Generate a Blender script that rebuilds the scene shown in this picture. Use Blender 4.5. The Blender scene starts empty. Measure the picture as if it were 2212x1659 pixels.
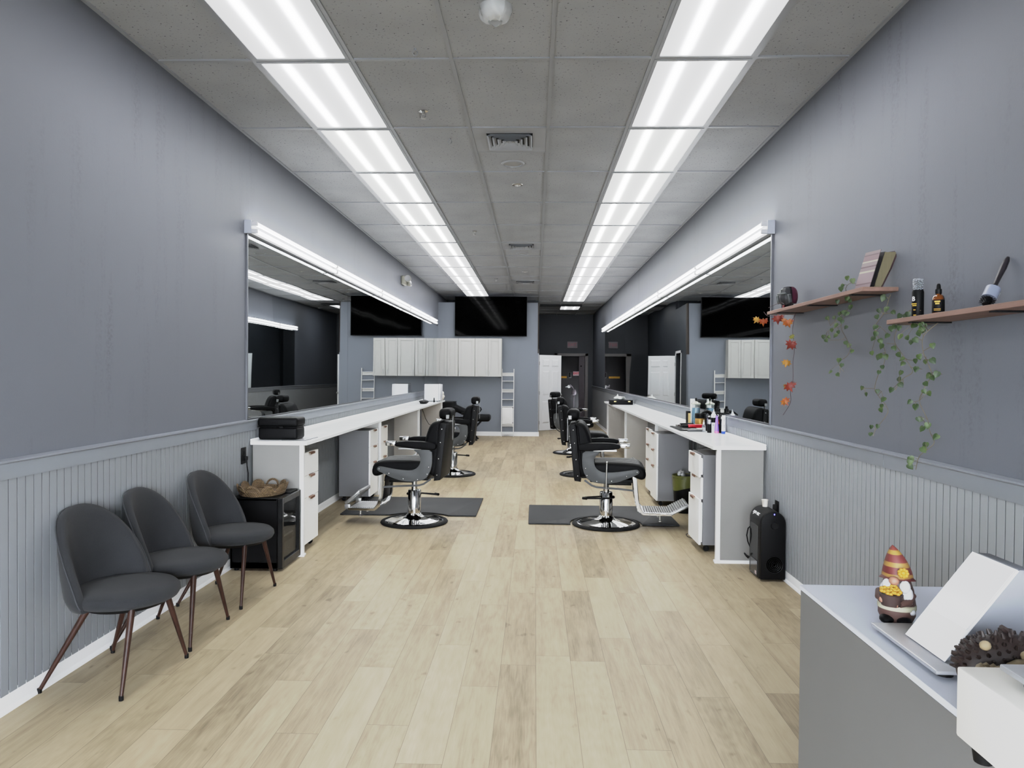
import bpy, bmesh, math, random
from mathutils import Vector, Matrix, Euler, noise
R_ = math.radians
SC = bpy.context.scene
COL = SC.collection
rnd = random.Random(7)

# ------------------------------------------------------------------ materials
def lin(c):
    c = c / 255.0
    return c / 12.92 if c <= 0.04045 else ((c + 0.055) / 1.055) ** 2.4
def rgb(r, g, b): return (lin(r), lin(g), lin(b), 1.0)

class NT:
    def __init__(s, name):
        s.m = bpy.data.materials.new(name); s.m.use_nodes = True
        s.t = s.m.node_tree; s.n = s.t.nodes; s.b = s.n['Principled BSDF']
    def add(s, kind, **kw):
        n = s.n.new(kind)
        for k, v in kw.items():
            if k.startswith('i_'): n.inputs[k[2:].replace('_', ' ')].default_value = v
            else: setattr(n, k, v)
        return n
    def link(s, a, b): s.t.links.new(a, b)
    def math(s, op, a, b=None, c=None):
        n = s.n.new('ShaderNodeMath'); n.operation = op
        for i, v in enumerate((a, b, c)):
            if v is None: continue
            if isinstance(v, (int, float)): n.inputs[i].default_value = v
            else: s.link(v, n.inputs[i])
        return n.outputs[0]
    def ramp(s, fac, stops):
        n = s.n.new('ShaderNodeValToRGB')
        el = n.color_ramp.elements
        while len(el) < len(stops): el.new(0.5)
        for e, (p, c) in zip(el, stops): e.position = p; e.color = c
        s.link(fac, n.inputs['Fac']); return n.outputs['Color']
    def coord(s, which='Object'):
        return s.n.new('ShaderNodeTexCoord').outputs[which]
    def mapping(s, vec, scale=(1, 1, 1), loc=(0, 0, 0), rot=(0, 0, 0)):
        n = s.n.new('ShaderNodeMapping'); n.inputs['Scale'].default_value = scale
        n.inputs['Location'].default_value = loc; n.inputs['Rotation'].default_value = rot
        s.link(vec, n.inputs['Vector']); return n.outputs[0]
    def noise(s, vec, scale, detail=3, rough=0.5):
        n = s.n.new('ShaderNodeTexNoise'); n.inputs['Scale'].default_value = scale
        n.inputs['Detail'].default_value = detail; n.inputs['Roughness'].default_value = rough
        s.link(vec, n.inputs['Vector']); return n.outputs['Fac']
    def bump(s, h, strength=0.2, dist=0.002):
        n = s.n.new('ShaderNodeBump'); n.inputs['Strength'].default_value = strength
        n.inputs['Distance'].default_value = dist
        s.link(h, n.inputs['Height']); s.link(n.outputs[0], s.b.inputs['Normal'])

MATS = {}
def mat(name, col, rough=0.5, metal=0.0, spec=0.5, var=0.06, vscale=6.0, bump=0.0, bscale=60.0, coat=0.0, emit=None, es=0.0, trans=0.0, alpha=1.0, ior=1.45):
    if name in MATS: return MATS[name]
    t = NT(name); b = t.b
    c = rgb(*col)
    co = t.coord()
    f = t.noise(co, vscale, 3)
    lo = tuple(x * (1 - var) for x in c[:3]) + (1,); hi = tuple(min(1, x * (1 + var)) for x in c[:3]) + (1,)
    t.link(t.ramp(f, [(0.3, lo), (0.7, hi)]), b.inputs['Base Color'])
    b.inputs['Roughness'].default_value = rough; b.inputs['Metallic'].default_value = metal
    b.inputs['Specular IOR Level'].default_value = spec
    b.inputs['Coat Weight'].default_value = coat
    b.inputs['Transmission Weight'].default_value = trans
    b.inputs['IOR'].default_value = ior
    b.inputs['Alpha'].default_value = alpha
    if bump: t.bump(t.noise(co, bscale, 2), bump, 0.003)
    if emit: b.inputs['Emission Color'].default_value = rgb(*emit); b.inputs['Emission Strength'].default_value = es
    MATS[name] = t.m
    return t.m

def m_wall(name, base, dark, streak=1.0):
    t = NT(name); co = t.coord()
    a = t.noise(t.mapping(co, (1, 1, 1)), 0.9, 4)
    s = t.noise(t.mapping(co, (5, 5, 0.55)), 1.6, 5, 0.65)
    p = t.noise(co, 55, 3, 0.7)
    st = t.math('MULTIPLY', t.math('GREATER_THAN', s, 0.56), 1.0)
    sm = t.n.new('ShaderNodeMapRange'); sm.inputs['From Min'].default_value = 0.51; sm.inputs['From Max'].default_value = 0.74
    t.link(s, sm.inputs['Value'])
    pm = t.n.new('ShaderNodeMapRange'); pm.inputs['From Min'].default_value = 0.42; pm.inputs['From Max'].default_value = 0.66
    t.link(p, pm.inputs['Value'])
    lm = t.n.new('ShaderNodeMapRange'); lm.inputs['From Min'].default_value = 0.46; lm.inputs['From Max'].default_value = 0.64
    t.link(t.noise(t.mapping(co, (1, 1, 0.7), (3, 1, 2)), 0.75, 2), lm.inputs['Value'])
    f = t.math('MULTIPLY', t.math('MULTIPLY', t.math('MULTIPLY', sm.outputs[0], pm.outputs[0]), lm.outputs[0]), 1.0 * streak)
    f2 = t.math('ADD', f, t.math('MULTIPLY', t.math('SUBTRACT', a, 0.4), 0.35))
    t.link(t.ramp(f2, [(0.0, rgb(*base)), (1.0, rgb(*dark))]), t.b.inputs['Base Color'])
    t.b.inputs['Roughness'].default_value = 0.55; t.b.inputs['Specular IOR Level'].default_value = 0.3
    t.bump(t.noise(co, 120, 2), 0.12, 0.002)
    return t.m

def m_floor():
    t = NT('oak_planks'); co = t.coord()
    sep = t.n.new('ShaderNodeSeparateXYZ'); t.link(co, sep.inputs[0])
    x, y = sep.outputs[0], sep.outputs[1]
    W, L = 0.183, 1.22
    u = t.math('DIVIDE', t.math('ADD', x, 20.06), W); row = t.math('FLOOR', u); fu = t.math('FRACT', u)
    wn = t.add('ShaderNodeTexWhiteNoise', noise_dimensions='1D'); t.link(row, wn.inputs['W'])
    v = t.math('ADD', t.math('DIVIDE', t.math('ADD', y, 30.0), L), wn.outputs['Value'])
    idx = t.math('FLOOR', v); fv = t.math('FRACT', v)
    cv = t.n.new('ShaderNodeCombineXYZ'); t.link(row, cv.inputs[0]); t.link(idx, cv.inputs[1])
    w2 = t.add('ShaderNodeTexWhiteNoise', noise_dimensions='3D'); t.link(cv.outputs[0], w2.inputs['Vector'])
    pr = w2.outputs['Value']
    off = t.n.new('ShaderNodeVectorMath'); off.operation = 'MULTIPLY_ADD'
    t.link(w2.outputs['Color'], off.inputs[0]); off.inputs[1].default_value = (9, 9, 9); t.link(co, off.inputs[2])
    g1 = t.noise(t.mapping(off.outputs[0], (9, 0.9, 1)), 2.0, 5, 0.6)
    g2 = t.noise(t.mapping(off.outputs[0], (70, 3.0, 1)), 2.0, 3, 0.6)
    wv = t.n.new('ShaderNodeTexWave'); wv.wave_type = 'RINGS'; wv.inputs['Scale'].default_value = 5.0
    wv.inputs['Distortion'].default_value = 9.0; wv.inputs['Detail'].default_value = 3.0
    t.link(t.mapping(off.outputs[0], (5, 0.6, 1)), wv.inputs['Vector'])
    kn = t.noise(t.mapping(off.outputs[0], (16, 8, 1)), 1.0, 2, 0.4)
    km = t.n.new('ShaderNodeMapRange'); km.inputs['From Min'].default_value = 0.68; km.inputs['From Max'].default_value = 0.8
    t.link(kn, km.inputs['Value'])
    tone = t.math('ADD', t.math('MULTIPLY', pr, 0.21), t.math('MULTIPLY', g1, 0.46))
    tone = t.math('ADD', tone, t.math('MULTIPLY', g2, 0.26))
    tone = t.math('ADD', tone, t.math('MULTIPLY', wv.outputs['Fac'], 0.045))
    tone = t.math('SUBTRACT', tone, t.math('MULTIPLY', km.outputs[0], 0.2))
    c = t.ramp(tone, [(0.25, rgb(108, 94, 72)), (0.38, rgb(136, 122, 98)), (0.50, rgb(152, 138, 113)), (0.66, rgb(162, 149, 124))])
    e1 = t.math('LESS_THAN', t.math('MINIMUM', fu, t.math('SUBTRACT', 1.0, fu)), 0.0075)
    e2 = t.math('LESS_THAN', t.math('MINIMUM', fv, t.math('SUBTRACT', 1.0, fv)), 0.0012)
    seam = t.math('MAXIMUM', e1, e2)
    mx = t.n.new('ShaderNodeMix'); mx.data_type = 'RGBA'
    t.link(t.math('MULTIPLY', seam, 0.55), mx.inputs['Factor']); t.link(c, mx.inputs['A']); mx.inputs['B'].default_value = rgb(84, 72, 57)
    t.link(mx.outputs['Result'], t.b.inputs['Base Color'])
    t.link(t.math('ADD', 0.42, t.math('MULTIPLY', g2, 0.14)), t.b.inputs['Roughness'])
    t.b.inputs['Specular IOR Level'].default_value = 0.28
    t.bump(t.math('SUBTRACT', t.math('MULTIPLY', g2, 0.25), seam), 0.25, 0.001)
    return t.m

def m_ceiling():
    t = NT('acoustic_tile'); co = t.coord()
    n = t.noise(co, 62, 3, 0.6); n2 = t.noise(co, 2.0, 2)
    mr = t.n.new('ShaderNodeMapRange'); mr.inputs['From Min'].default_value = 0.30; mr.inputs['From Max'].default_value = 0.38
    t.link(n, mr.inputs['Value'])
    mx = t.n.new('ShaderNodeMix'); mx.data_type = 'RGBA'
    t.link(mr.outputs[0], mx.inputs['Factor']); mx.inputs['A'].default_value = rgb(60, 61, 62)
    t.link(t.ramp(n2, [(0.3, rgb(156, 158, 160)), (0.7, rgb(166, 168, 170))]), mx.inputs['B'])
    t.link(mx.outputs['Result'], t.b.inputs['Base Color'])
    t.b.inputs['Roughness'].default_value = 0.9; t.b.inputs['Specular IOR Level'].default_value = 0.1
    t.bump(n, 0.25, 0.003)
    return t.m

def m_diffuser(name, base, stripe, tint):
    # two tubes glow through a prismatic lens: brightness varies across the width of the fixture
    t = NT(name); co = t.coord('Generated')
    sep = t.n.new('ShaderNodeSeparateXYZ'); t.link(co, sep.inputs[0]); x, y = sep.outputs[0], sep.outputs[1]
    def g(c, w):
        d = t.math('DIVIDE', t.math('SUBTRACT', x, c), w)
        return t.math('EXPONENT', t.math('MULTIPLY', t.math('MULTIPLY', d, d), -1.0))
    s = t.math('ADD', g(0.27, 0.05), g(0.73, 0.05))
    w = t.math('ADD', g(0.27, 0.14), g(0.73, 0.14))
    ed = t.math('MINIMUM', t.math('MULTIPLY', t.math('MINIMUM', y, t.math('SUBTRACT', 1.0, y)), 14.0), 1.0)
    ed = t.math('ADD', 0.45, t.math('MULTIPLY', ed, 0.55))
    prism = t.n.new('ShaderNodeTexChecker'); prism.inputs['Scale'].default_value = 1.0
    t.link(t.mapping(co, (60, 120, 1)), prism.inputs['Vector'])
    val = t.math('ADD', base, t.math('ADD', t.math('MULTIPLY', t.math('MULTIPLY', s, ed), stripe), t.math('MULTIPLY', w, base * 0.8)))
    val = t.math('MULTIPLY', val, t.math('ADD', 0.96, t.math('MULTIPLY', prism.outputs['Fac'], 0.06)))
    t.b.inputs['Base Color'].default_value = rgb(225, 226, 226); t.b.inputs['Roughness'].default_value = 0.3
    t.b.inputs['Emission Color'].default_value = tint
    t.link(val, t.b.inputs['Emission Strength'])
    return t.m

def m_mirror():
    t = NT('mirror_glass'); co = t.coord()
    t.b.inputs['Base Color'].default_value = (0.74, 0.78, 0.785, 1); t.b.inputs['Metallic'].default_value = 1.0
    t.b.inputs['Roughness'].default_value = 0.012
    t.bump(t.noise(t.mapping(co, (1, 0.8, 0.5)), 1.3, 0), 0.5, 0.006)
    return t.m

def m_ribbed(name, col, scale, axis, rough=0.6, strength=0.6, dist=0.006):
    t = NT(name); co = t.coord()
    wv = t.n.new('ShaderNodeTexWave'); wv.wave_type = 'BANDS'; wv.bands_direction = axis; wv.inputs['Scale'].default_value = scale
    t.link(co, wv.inputs['Vector'])
    c = rgb(*col); f = t.noise(co, 30, 3)
    mixv = t.math('ADD', t.math('MULTIPLY', wv.outputs['Fac'], 0.5), t.math('MULTIPLY', f, 0.5))
    t.link(t.ramp(mixv, [(0.1, tuple(v * 0.55 for v in c[:3]) + (1,)), (0.6, c)]), t.b.inputs['Base Color'])
    t.b.inputs['Roughness'].default_value = rough
    t.bump(wv.outputs['Fac'], strength, dist)
    return t.m

def m_straw():
    t = NT('woven_straw'); co = t.coord()
    a = t.n.new('ShaderNodeTexWave'); a.inputs['Scale'].default_value = 38; a.inputs['Distortion'].default_value = 3; a.bands_direction = 'DIAGONAL'
    t.link(co, a.inputs['Vector']); f = t.noise(co, 70, 3)
    v = t.math('ADD', t.math('MULTIPLY', a.outputs['Fac'], 0.5), t.math('MULTIPLY', f, 0.6))
    t.link(t.ramp(v, [(0.2, rgb(40, 30, 19)), (0.55, rgb(84, 65, 42)), (0.95, rgb(122, 99, 66))]), t.b.inputs['Base Color'])
    t.b.inputs['Roughness'].default_value = 0.8; t.bump(v, 0.8, 0.004)
    return t.m

def m_fabric(name, col):
    t = NT(name); co = t.coord(); f = t.noise(co, 260, 2, 0.7); g = t.noise(co, 7, 3)
    c = rgb(*col); v = t.math('ADD', t.math('MULTIPLY', f, 0.6), t.math('MULTIPLY', g, 0.4))
    t.link(t.ramp(v, [(0.3, tuple(k * 0.72 for k in c[:3]) + (1,)), (0.7, tuple(k * 1.22 for k in c[:3]) + (1,))]), t.b.inputs['Base Color'])
    t.b.inputs['Roughness'].default_value = 0.95; t.b.inputs['Specular IOR Level'].default_value = 0.15
    t.b.inputs['Sheen Weight'].default_value = 0.04; t.b.inputs['Sheen Roughness'].default_value = 0.6
    t.bump(f, 0.4, 0.002)
    return t.m

def m_bands(name, stops, axis=2, rough=0.5, jitter=0.0):
    # colour bands along one object axis given as (position_in_generated_coords, colour)
    t = NT(name); co = t.coord('Generated'); sep = t.n.new('ShaderNodeSeparateXYZ'); t.link(co, sep.inputs[0])
    v = sep.outputs[axis]
    if jitter: v = t.math('ADD', v, t.math('MULTIPLY', t.math('SUBTRACT', t.noise(t.coord(), 40, 2), 0.5), jitter))
    n = t.n.new('ShaderNodeValToRGB'); n.color_ramp.interpolation = 'CONSTANT'; el = n.color_ramp.elements
    while len(el) < len(stops): el.new(0.5)
    for e, (p, c) in zip(el, stops): e.position = p; e.color = rgb(*c)
    t.link(v, n.inputs['Fac']); t.link(n.outputs['Color'], t.b.inputs['Base Color'])
    t.b.inputs['Roughness'].default_value = rough
    return t.m

def m_wood(name, c0, c1, rough=0.45, scale=(14, 1.2, 14)):
    t = NT(name); co = t.coord(); g = t.noise(t.mapping(co, scale), 2.5, 5, 0.65)
    t.link(t.ramp(g, [(0.25, rgb(*c0)), (0.75, rgb(*c1))]), t.b.inputs['Base Color'])
    t.b.inputs['Roughness'].default_value = rough; t.b.inputs['Specular IOR Level'].default_value = 0.15; t.bump(g, 0.1, 0.002)
    return t.m

def m_leaf(name, c0, c1, c2):
    t = NT(name); co = t.coord(); g = t.noise(co, 45, 3); h = t.noise(co, 14, 1)
    v = t.math('ADD', t.math('MULTIPLY', g, 0.5), t.math('MULTIPLY', h, 0.5))
    t.link(t.ramp(v, [(0.32, rgb(*c0)), (0.5, rgb(*c1)), (0.68, rgb(*c2))]), t.b.inputs['Base Color'])
    t.b.inputs['Roughness'].default_value = 0.5; t.b.inputs['Specular IOR Level'].default_value = 0.3
    return t.m

# ------------------------------------------------------------------ mesh builder
class MB:
    def __init__(s): s.bm = bmesh.new()
    def _merge(s, t, M=None):
        if M is not None: bmesh.ops.transform(t, matrix=M, verts=t.verts[:])
        me = bpy.data.meshes.new('tmp'); t.to_mesh(me); t.free(); s.bm.from_mesh(me); bpy.data.meshes.remove(me); return s
    def box(s, x0, x1, y0, y1, z0, z1, bev=0.0, seg=2, M=None):
        t = bmesh.new(); bmesh.ops.create_cube(t, size=1.0)
        for v in t.verts: v.co = Vector(((x0 + x1) / 2 + v.co.x * (x1 - x0), (y0 + y1) / 2 + v.co.y * (y1 - y0), (z0 + z1) / 2 + v.co.z * (z1 - z0)))
        if bev: bmesh.ops.bevel(t, geom=t.edges[:], offset=bev, segments=seg, affect='EDGES', profile=0.5)
        return s._merge(t, M)
    def prism(s, poly, axis, a0, a1, bev=0.0, seg=2, M=None):
        # poly: list of 2D points in the two axes left after `axis` (cyclic order x,y,z)
        t = bmesh.new()
        def P(p, a):
            if axis == 'x': return Vector((a, p[0], p[1]))
            if axis == 'y': return Vector((p[0], a, p[1]))
            return Vector((p[0], p[1], a))
        A = [t.verts.new(P(p, a0)) for p in poly]; B = [t.verts.new(P(p, a1)) for p in poly]
        n = len(poly); t.faces.new(A); t.faces.new(B[::-1])
        for i in range(n): t.faces.new((A[i], B[i], B[(i + 1) % n], A[(i + 1) % n]))
        bmesh.ops.recalc_face_normals(t, faces=t.faces[:])
        if bev:
            es = [e for e in t.edges if (e.verts[0] in A) == (e.verts[1] in A)]
            bmesh.ops.bevel(t, geom=es, offset=bev, segments=seg, affect='EDGES', profile=0.5, clamp_overlap=True)
        return s._merge(t, M)
    def lathe(s, prof, c=(0, 0, 0), n=28, M=None, sx=1.0, sy=1.0):
        t = bmesh.new(); rings = []
        for r, z in prof:
            if r < 1e-5: rings.append([t.verts.new((0, 0, z))])
            else: rings.append([t.verts.new((r * sx * math.cos(2 * math.pi * i / n), r * sy * math.sin(2 * math.pi * i / n), z)) for i in range(n)])
        for a, b in zip(rings, rings[1:]):
            if len(a) == 1 and len(b) == 1: continue
            for i in range(n):
                j = (i + 1) % n
                if len(a) == 1: t.faces.new((a[0], b[j], b[i]))
                elif len(b) == 1: t.faces.new((a[i], a[j], b[0]))
                else: t.faces.new((a[i], a[j], b[j], b[i]))
        if len(rings[0]) > 1: t.faces.new(rings[0][::-1])
        if len(rings[-1]) > 1: t.faces.new(rings[-1])
        bmesh.ops.recalc_face_normals(t, faces=t.faces[:])
        T = Matrix.Translation(c)
        return s._merge(t, (M @ T) if M is not None else T)
    def cyl(s, p0, p1, r0, r1=None, n=20):
        p0, p1 = Vector(p0), Vector(p1); d = p1 - p0; L = d.length
        M = Matrix.Translation(p0) @ d.to_track_quat('Z', 'Y').to_matrix().to_4x4()
        return s.lathe([(r0, 0), (r1 if r1 is not None else r0, L)], n=n, M=M)
    def tube(s, pts, r, n=8, closed=False, rx=None, up=(0, 0, 1)):
        # swept tube (rx given: elliptical / flat-bar section r x rx)
        t = bmesh.new(); P = [Vector(p) for p in pts]; k = len(P); rings = []; prev = None
        for i in range(k):
            if closed: d = P[(i + 1) % k] - P[i - 1]
            else: d = P[min(i + 1, k - 1)] - P[max(i - 1, 0)]
            d.normalize()
            u = Vector(up) if prev is None else prev
            u = u - d * u.dot(d)
            if u.length < 1e-4: u = d.orthogonal()
            u.normalize(); w = d.cross(u); prev = u
            rr = r[i] if isinstance(r, (list, tuple)) else r
            ry = rr if rx is None else rx
            rings.append([t.verts.new(P[i] + u * (rr * math.cos(2 * math.pi * (j + 0.5) / n)) + w * (ry * math.sin(2 * math.pi * (j + 0.5) / n))) for j in range(n)])
        m = k if closed else k - 1
        for i in range(m):
            a, b = rings[i], rings[(i + 1) % k]
            for j in range(n): t.faces.new((a[j], a[(j + 1) % n], b[(j + 1) % n], b[j]))
        if not closed: t.faces.new(rings[0][::-1]); t.faces.new(rings[-1])
        bmesh.ops.recalc_face_normals(t, faces=t.faces[:])
        return s._merge(t)
    def ball(s, c, r, n=16, M=None):
        if isinstance(r, (int, float)): r = (r, r, r)
        t = bmesh.new(); bmesh.ops.create_uvsphere(t, u_segments=n, v_segments=max(6, n // 2), radius=1.0)
        T = Matrix.Translation(c) @ Matrix.Diagonal((r[0], r[1], r[2], 1))
        return s._merge(t, (M @ T) if M is not None else T)
    def poly(s, pts):
        vs = [s.bm.verts.new(p) for p in pts]; s.bm.faces.new(vs); return s
    def grid(s, fn, nu, nv, closed_u=False):
        g = [[s.bm.verts.new(fn(i / (nu if closed_u else nu - 1), j / (nv - 1))) for j in range(nv)] for i in range(nu)]
        for i in range(nu if closed_u else nu - 1):
            for j in range(nv - 1):
                a = (i + 1) % nu
                s.bm.faces.new((g[i][j], g[a][j], g[a][j + 1], g[i][j + 1]))
        return s
    def move(s, M): bmesh.ops.transform(s.bm, matrix=M, verts=s.bm.verts[:]); return s
    def build(s, name, m, parent=None, world=False, angle=40, base=None):
        """link the collected shape as one object. world: coordinates are world ones, parent is unrotated."""
        bm = s.bm
        off = Vector((0, 0, 0))
        if parent is not None:
            if world: off = -Vector(parent['_w'])
        elif base != 'none':
            co = [v.co for v in bm.verts]
            mn = [min(c[i] for c in co) for i in range(3)]; mx = [max(c[i] for c in co) for i in range(3)]
            off = -Vector(((mn[0] + mx[0]) / 2, (mn[1] + mx[1]) / 2, mn[2]))
        if off.length: bmesh.ops.translate(bm, vec=off, verts=bm.verts[:])
        for f in bm.faces: f.smooth = True
        me = bpy.data.meshes.new(name); bm.to_mesh(me); bm.free()
        me.set_sharp_from_angle(angle=R_(angle))
        me.materials.append(m)
        o = bpy.data.objects.new(name, me); COL.objects.link(o)
        if parent is not None:
            o.parent = parent
            o['_w'] = tuple(Vector(parent['_w']))      # same origin as the parent
        else:
            o.location = -off if base != 'none' else Vector((0, 0, 0)); o['_w'] = tuple(o.location)
        return o

def tag(o, label=None, cat=None, group=None, kind=None):
    for k, v in (('label', label), ('category', cat), ('group', group), ('kind', kind)):
        if v: o[k] = v
    return o
def thing(name, label, cat, loc=(0, 0, 0), rz=0.0, group=None):
    o = bpy.data.objects.new(name, None); COL.objects.link(o); o.empty_display_size = 0.1
    o.location = loc; o.rotation_euler = (0, 0, rz); o['_w'] = tuple(loc)
    return tag(o, label, cat, group)
def dup(root, loc, rz=None, label=None):
    def cp(o, p):
        c = o.copy(); COL.objects.link(c)
        if p is not None: c.parent = p; c.matrix_parent_inverse = Matrix.Identity(4)
        for ch in list(o.children): cp(ch, c)
        return c
    c = cp(root, None); c.location = loc
    if rz is not None: c.rotation_euler = (0, 0, rz)
    if label: c['label'] = label
    return c
def text(body, name, size, m, parent, M, extrude=0.0008, align='CENTER', bold=0.0):
    cu = bpy.data.curves.new('txt', 'FONT'); cu.body = body; cu.size = size; cu.extrude = extrude; cu.align_x = align; cu.align_y = 'CENTER'; cu.offset = bold
    cu.resolution_u = 3
    o = bpy.data.objects.new('txt', cu); COL.objects.link(o)
    dg = bpy.context.evaluated_depsgraph_get(); me = bpy.data.meshes.new_from_object(o.evaluated_get(dg))
    bpy.data.objects.remove(o); me.transform(M); me.name = name
    me.materials.clear(); me.materials.append(m)
    q = bpy.data.objects.new(name, me); COL.objects.link(q); q.parent = parent; q['_w'] = tuple(Vector(parent['_w']))
    return q
def arc(cx, cz, r, a0, a1, n): return [(cx + r * math.cos(R_(a0 + (a1 - a0) * i / (n - 1))), cz + r * math.sin(R_(a0 + (a1 - a0) * i / (n - 1)))) for i in range(n)]
def basis(o, x, y, z):
    return Matrix(((x[0], y[0], z[0], o[0]), (x[1], y[1], z[1], o[1]), (x[2], y[2], z[2], o[2]), (0, 0, 0, 1)))
EXPO = 2.27
SKY = 9.6
# ------------------------------------------------------------------ dimensions (metres; the lens stands over x=0, y=0)
H = 3.4375; XL = -2.351; XR = 1.878; YF = -1.6; YP = 17.2; YB = 23.3
GX, GY, G2, G4 = -0.52325, 4.3593, 0.6096, 1.2192

WALL = m_wall('blue_grey_wall_paint', (92, 95, 102), (69, 71, 77))
WALLD = m_wall('dim_hall_wall', (42, 46, 51), (34, 37, 41), 0.3)  # the hall's dim light is put into this darker wall colour
WAIN = mat('wainscot_paint', (144, 147, 150), 0.45, var=0.03)
RAIL = mat('rail_paint', (118, 122, 129), 0.4, var=0.03)
TRIMW = mat('white_trim_paint', (222, 222, 222), 0.35, var=0.02)
FLOOR = m_floor(); TILE = m_ceiling()
GRIDM = mat('grid_enamel', (146, 149, 153), 0.4, var=0.02)
WHITE = mat('white_laminate', (235, 235, 233), 0.32, var=0.015, vscale=3)
LAMG = mat('pale_grey_laminate', (196, 193, 188), 0.45, var=0.02)
LAMS = mat('cart_side_shaded', (108, 108, 110), 0.5, var=0.02)  # sides of the white carts, their shade put into a grey base colour
COUNT = mat('white_stone_worktop', (236, 239, 240), 0.22, var=0.05, vscale=9)
CHROME = mat('chrome', (205, 205, 205), 0.07, 1.0, var=0.01)
STEEL = mat('brushed_steel', (170, 170, 168), 0.28, 1.0, var=0.03)
ALU = mat('silver_plate', (176, 178, 182), 0.35, 0.6, var=0.02)
BLACK = mat('black_plastic', (9, 9, 10), 0.5, spec=0.12, var=0.05)
BLACKG = mat('gloss_black', (5, 5, 6), 0.14, spec=0.3)
RUBBER = mat('black_rubber', (11, 11, 12), 0.7, spec=0.15, bump=0.2, bscale=90)
VINYL = mat('black_vinyl', (4, 4, 5), 0.55, spec=0.07, bump=0.12, bscale=220)
VINYLR = m_ribbed('channelled_black_vinyl', (11, 11, 12), 9.0, 'Y', 0.5, 0.5, 0.006)
PLATEG = mat('grey_enamel', (68, 70, 71), 0.45, 0.0, spec=0.2, var=0.03)
COPPER = mat('copper_handle', (122, 85, 67), 0.4, 0.6, var=0.03)
WALNUT = m_wood('dark_walnut', (30, 18, 14), (52, 32, 25), 0.4, (20, 20, 1.5))
SHELFW = m_wood('pinkish_oak', (104, 80, 71), (130, 104, 93), 0.5, (10, 1.0, 10))
FAB = m_fabric('charcoal_wool', (31, 32, 34))
STRAW = m_straw()
MIRR = m_mirror()
GREYD = mat('desk_grey_laminate', (93, 93, 92), 0.5, var=0.02)
DTOP = mat('desk_top_laminate', (190, 195, 208), 0.4, var=0.015)
VOID = mat('dark_void', (12, 12, 13), 0.9)
SIGNR = mat('sign_red', (200, 30, 40), 0.5)
GREENL = m_leaf('ivy_leaf', (22, 38, 14), (36, 54, 20), (66, 80, 36))
STEMM = mat('stem_brown', (84, 76, 58), 0.7)

def struct(name, mb, m, parent=None):
    o = mb.build(name, m, parent, world=True)
    if parent is None: o['kind'] = 'structure'
    return o

# ---- shell
struct('floor', MB().box(XL - .1, XR + .1, YF - .1, 25.6, -.08, 0), FLOOR)
struct('ceiling', MB().box(XL - .1, XR + .1, YF - .1, YB + .1, H, H + .06), TILE)
g = MB()
for k in range(-3, 5):
    x = GX + k * G2
    if k == -3: g.box(XL, XL + .02, YF, YB, H - .012, H)
    elif k == 4: g.box(XR - .02, XR, YF, YB, H - .012, H)
    else: g.box(x - .012, x + .012, YF, YB, H - .010, H)
j = -4
while GY + j * G4 < YB:
    y = GY + j * G4; j += 1
    if y > YF: g.box(XL, XR, y - .012, y + .012, H - .0095, H)
for yy in (6.19, 11.065, 14.72): g.box(GX, GX + G2, yy - .012, yy + .012, H - .0095, H)
struct('trim_1', g, GRIDM)
struct('wall_left', MB().box(XL - .1, XL, YF, 18.9, 0, H), WALL)
struct('wall_right', MB().box(XR, XR + .1, YF, 17.6, 0, H), WALL)
struct('wall_hall_right', MB().box(XR, XR + .1, 17.6, YB, 0, H), m_wall('dimmed_hall_side', (80, 84, 91), (68, 71, 76), 0.3))  # hall side wall, its weaker light put into the colour
w = MB(); w.box(XL, XR, YF - .1, YF, 2.15, H); w.box(XL, XR, YF - .1, YF, 0, .15)
struct('wall_front', w, WALL)
w = MB()
for i in range(4):
    x = XL + (XR - XL) * i / 3; w.box(max(XL, x - .03), min(XR, x + .03), YF - .09, YF - .02, .15, 2.15)
struct('window_1', w, mat('window_aluminium', (120, 122, 126), 0.4, 0.6))
struct('pavement', MB().box(XL - 4, XR + 4, YF - 8, YF - .1, -.1, -.01), mat('pavement_concrete', (110, 110, 108), 0.9))
struct('wall_partition', MB().box(XL, .08, YP, YP + .12, 0, 3.215), m_wall('partition_paint', (118, 124, 133), (102, 107, 114), 0.3))
struct('wall_back_room', MB().box(XL, .0, 18.8, 18.9, 0, H), WALLD)
w = MB()
w.box(-.04, .08, YP + .12, 17.93, 0, 3.215); w.box(-.04, .08, 17.93, 18.77, 2.06, 3.215); w.box(-.04, .08, 18.77, YB, 0, 3.215)
w.box(-.04, .08, 18.9, YB, 3.215, H)
struct('wall_hall_left', w, WALLD)
w = MB()
w.box(.08, .71, YB, YB + .12, 0, H); w.box(1.645, XR + .45, YB, YB + .12, 0, H); w.box(.71, 1.645, YB, YB + .12, 2.10, H)
struct('wall_back', w, WALLD)
w = MB()
w.box(.2, 2.3, 25.5, 25.6, 0, 2.6); w.box(.1, .2, YB + .12, 25.6, 0, 2.6); w.box(2.2, 2.3, YB + .12, 25.6, 0, 2.6); w.box(.1, 2.3, YB + .12, 25.6, 2.6, 2.7)
struct('wall_rear_room', w, mat('dark_plum_wall', (22, 19, 21), 0.7))

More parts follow.
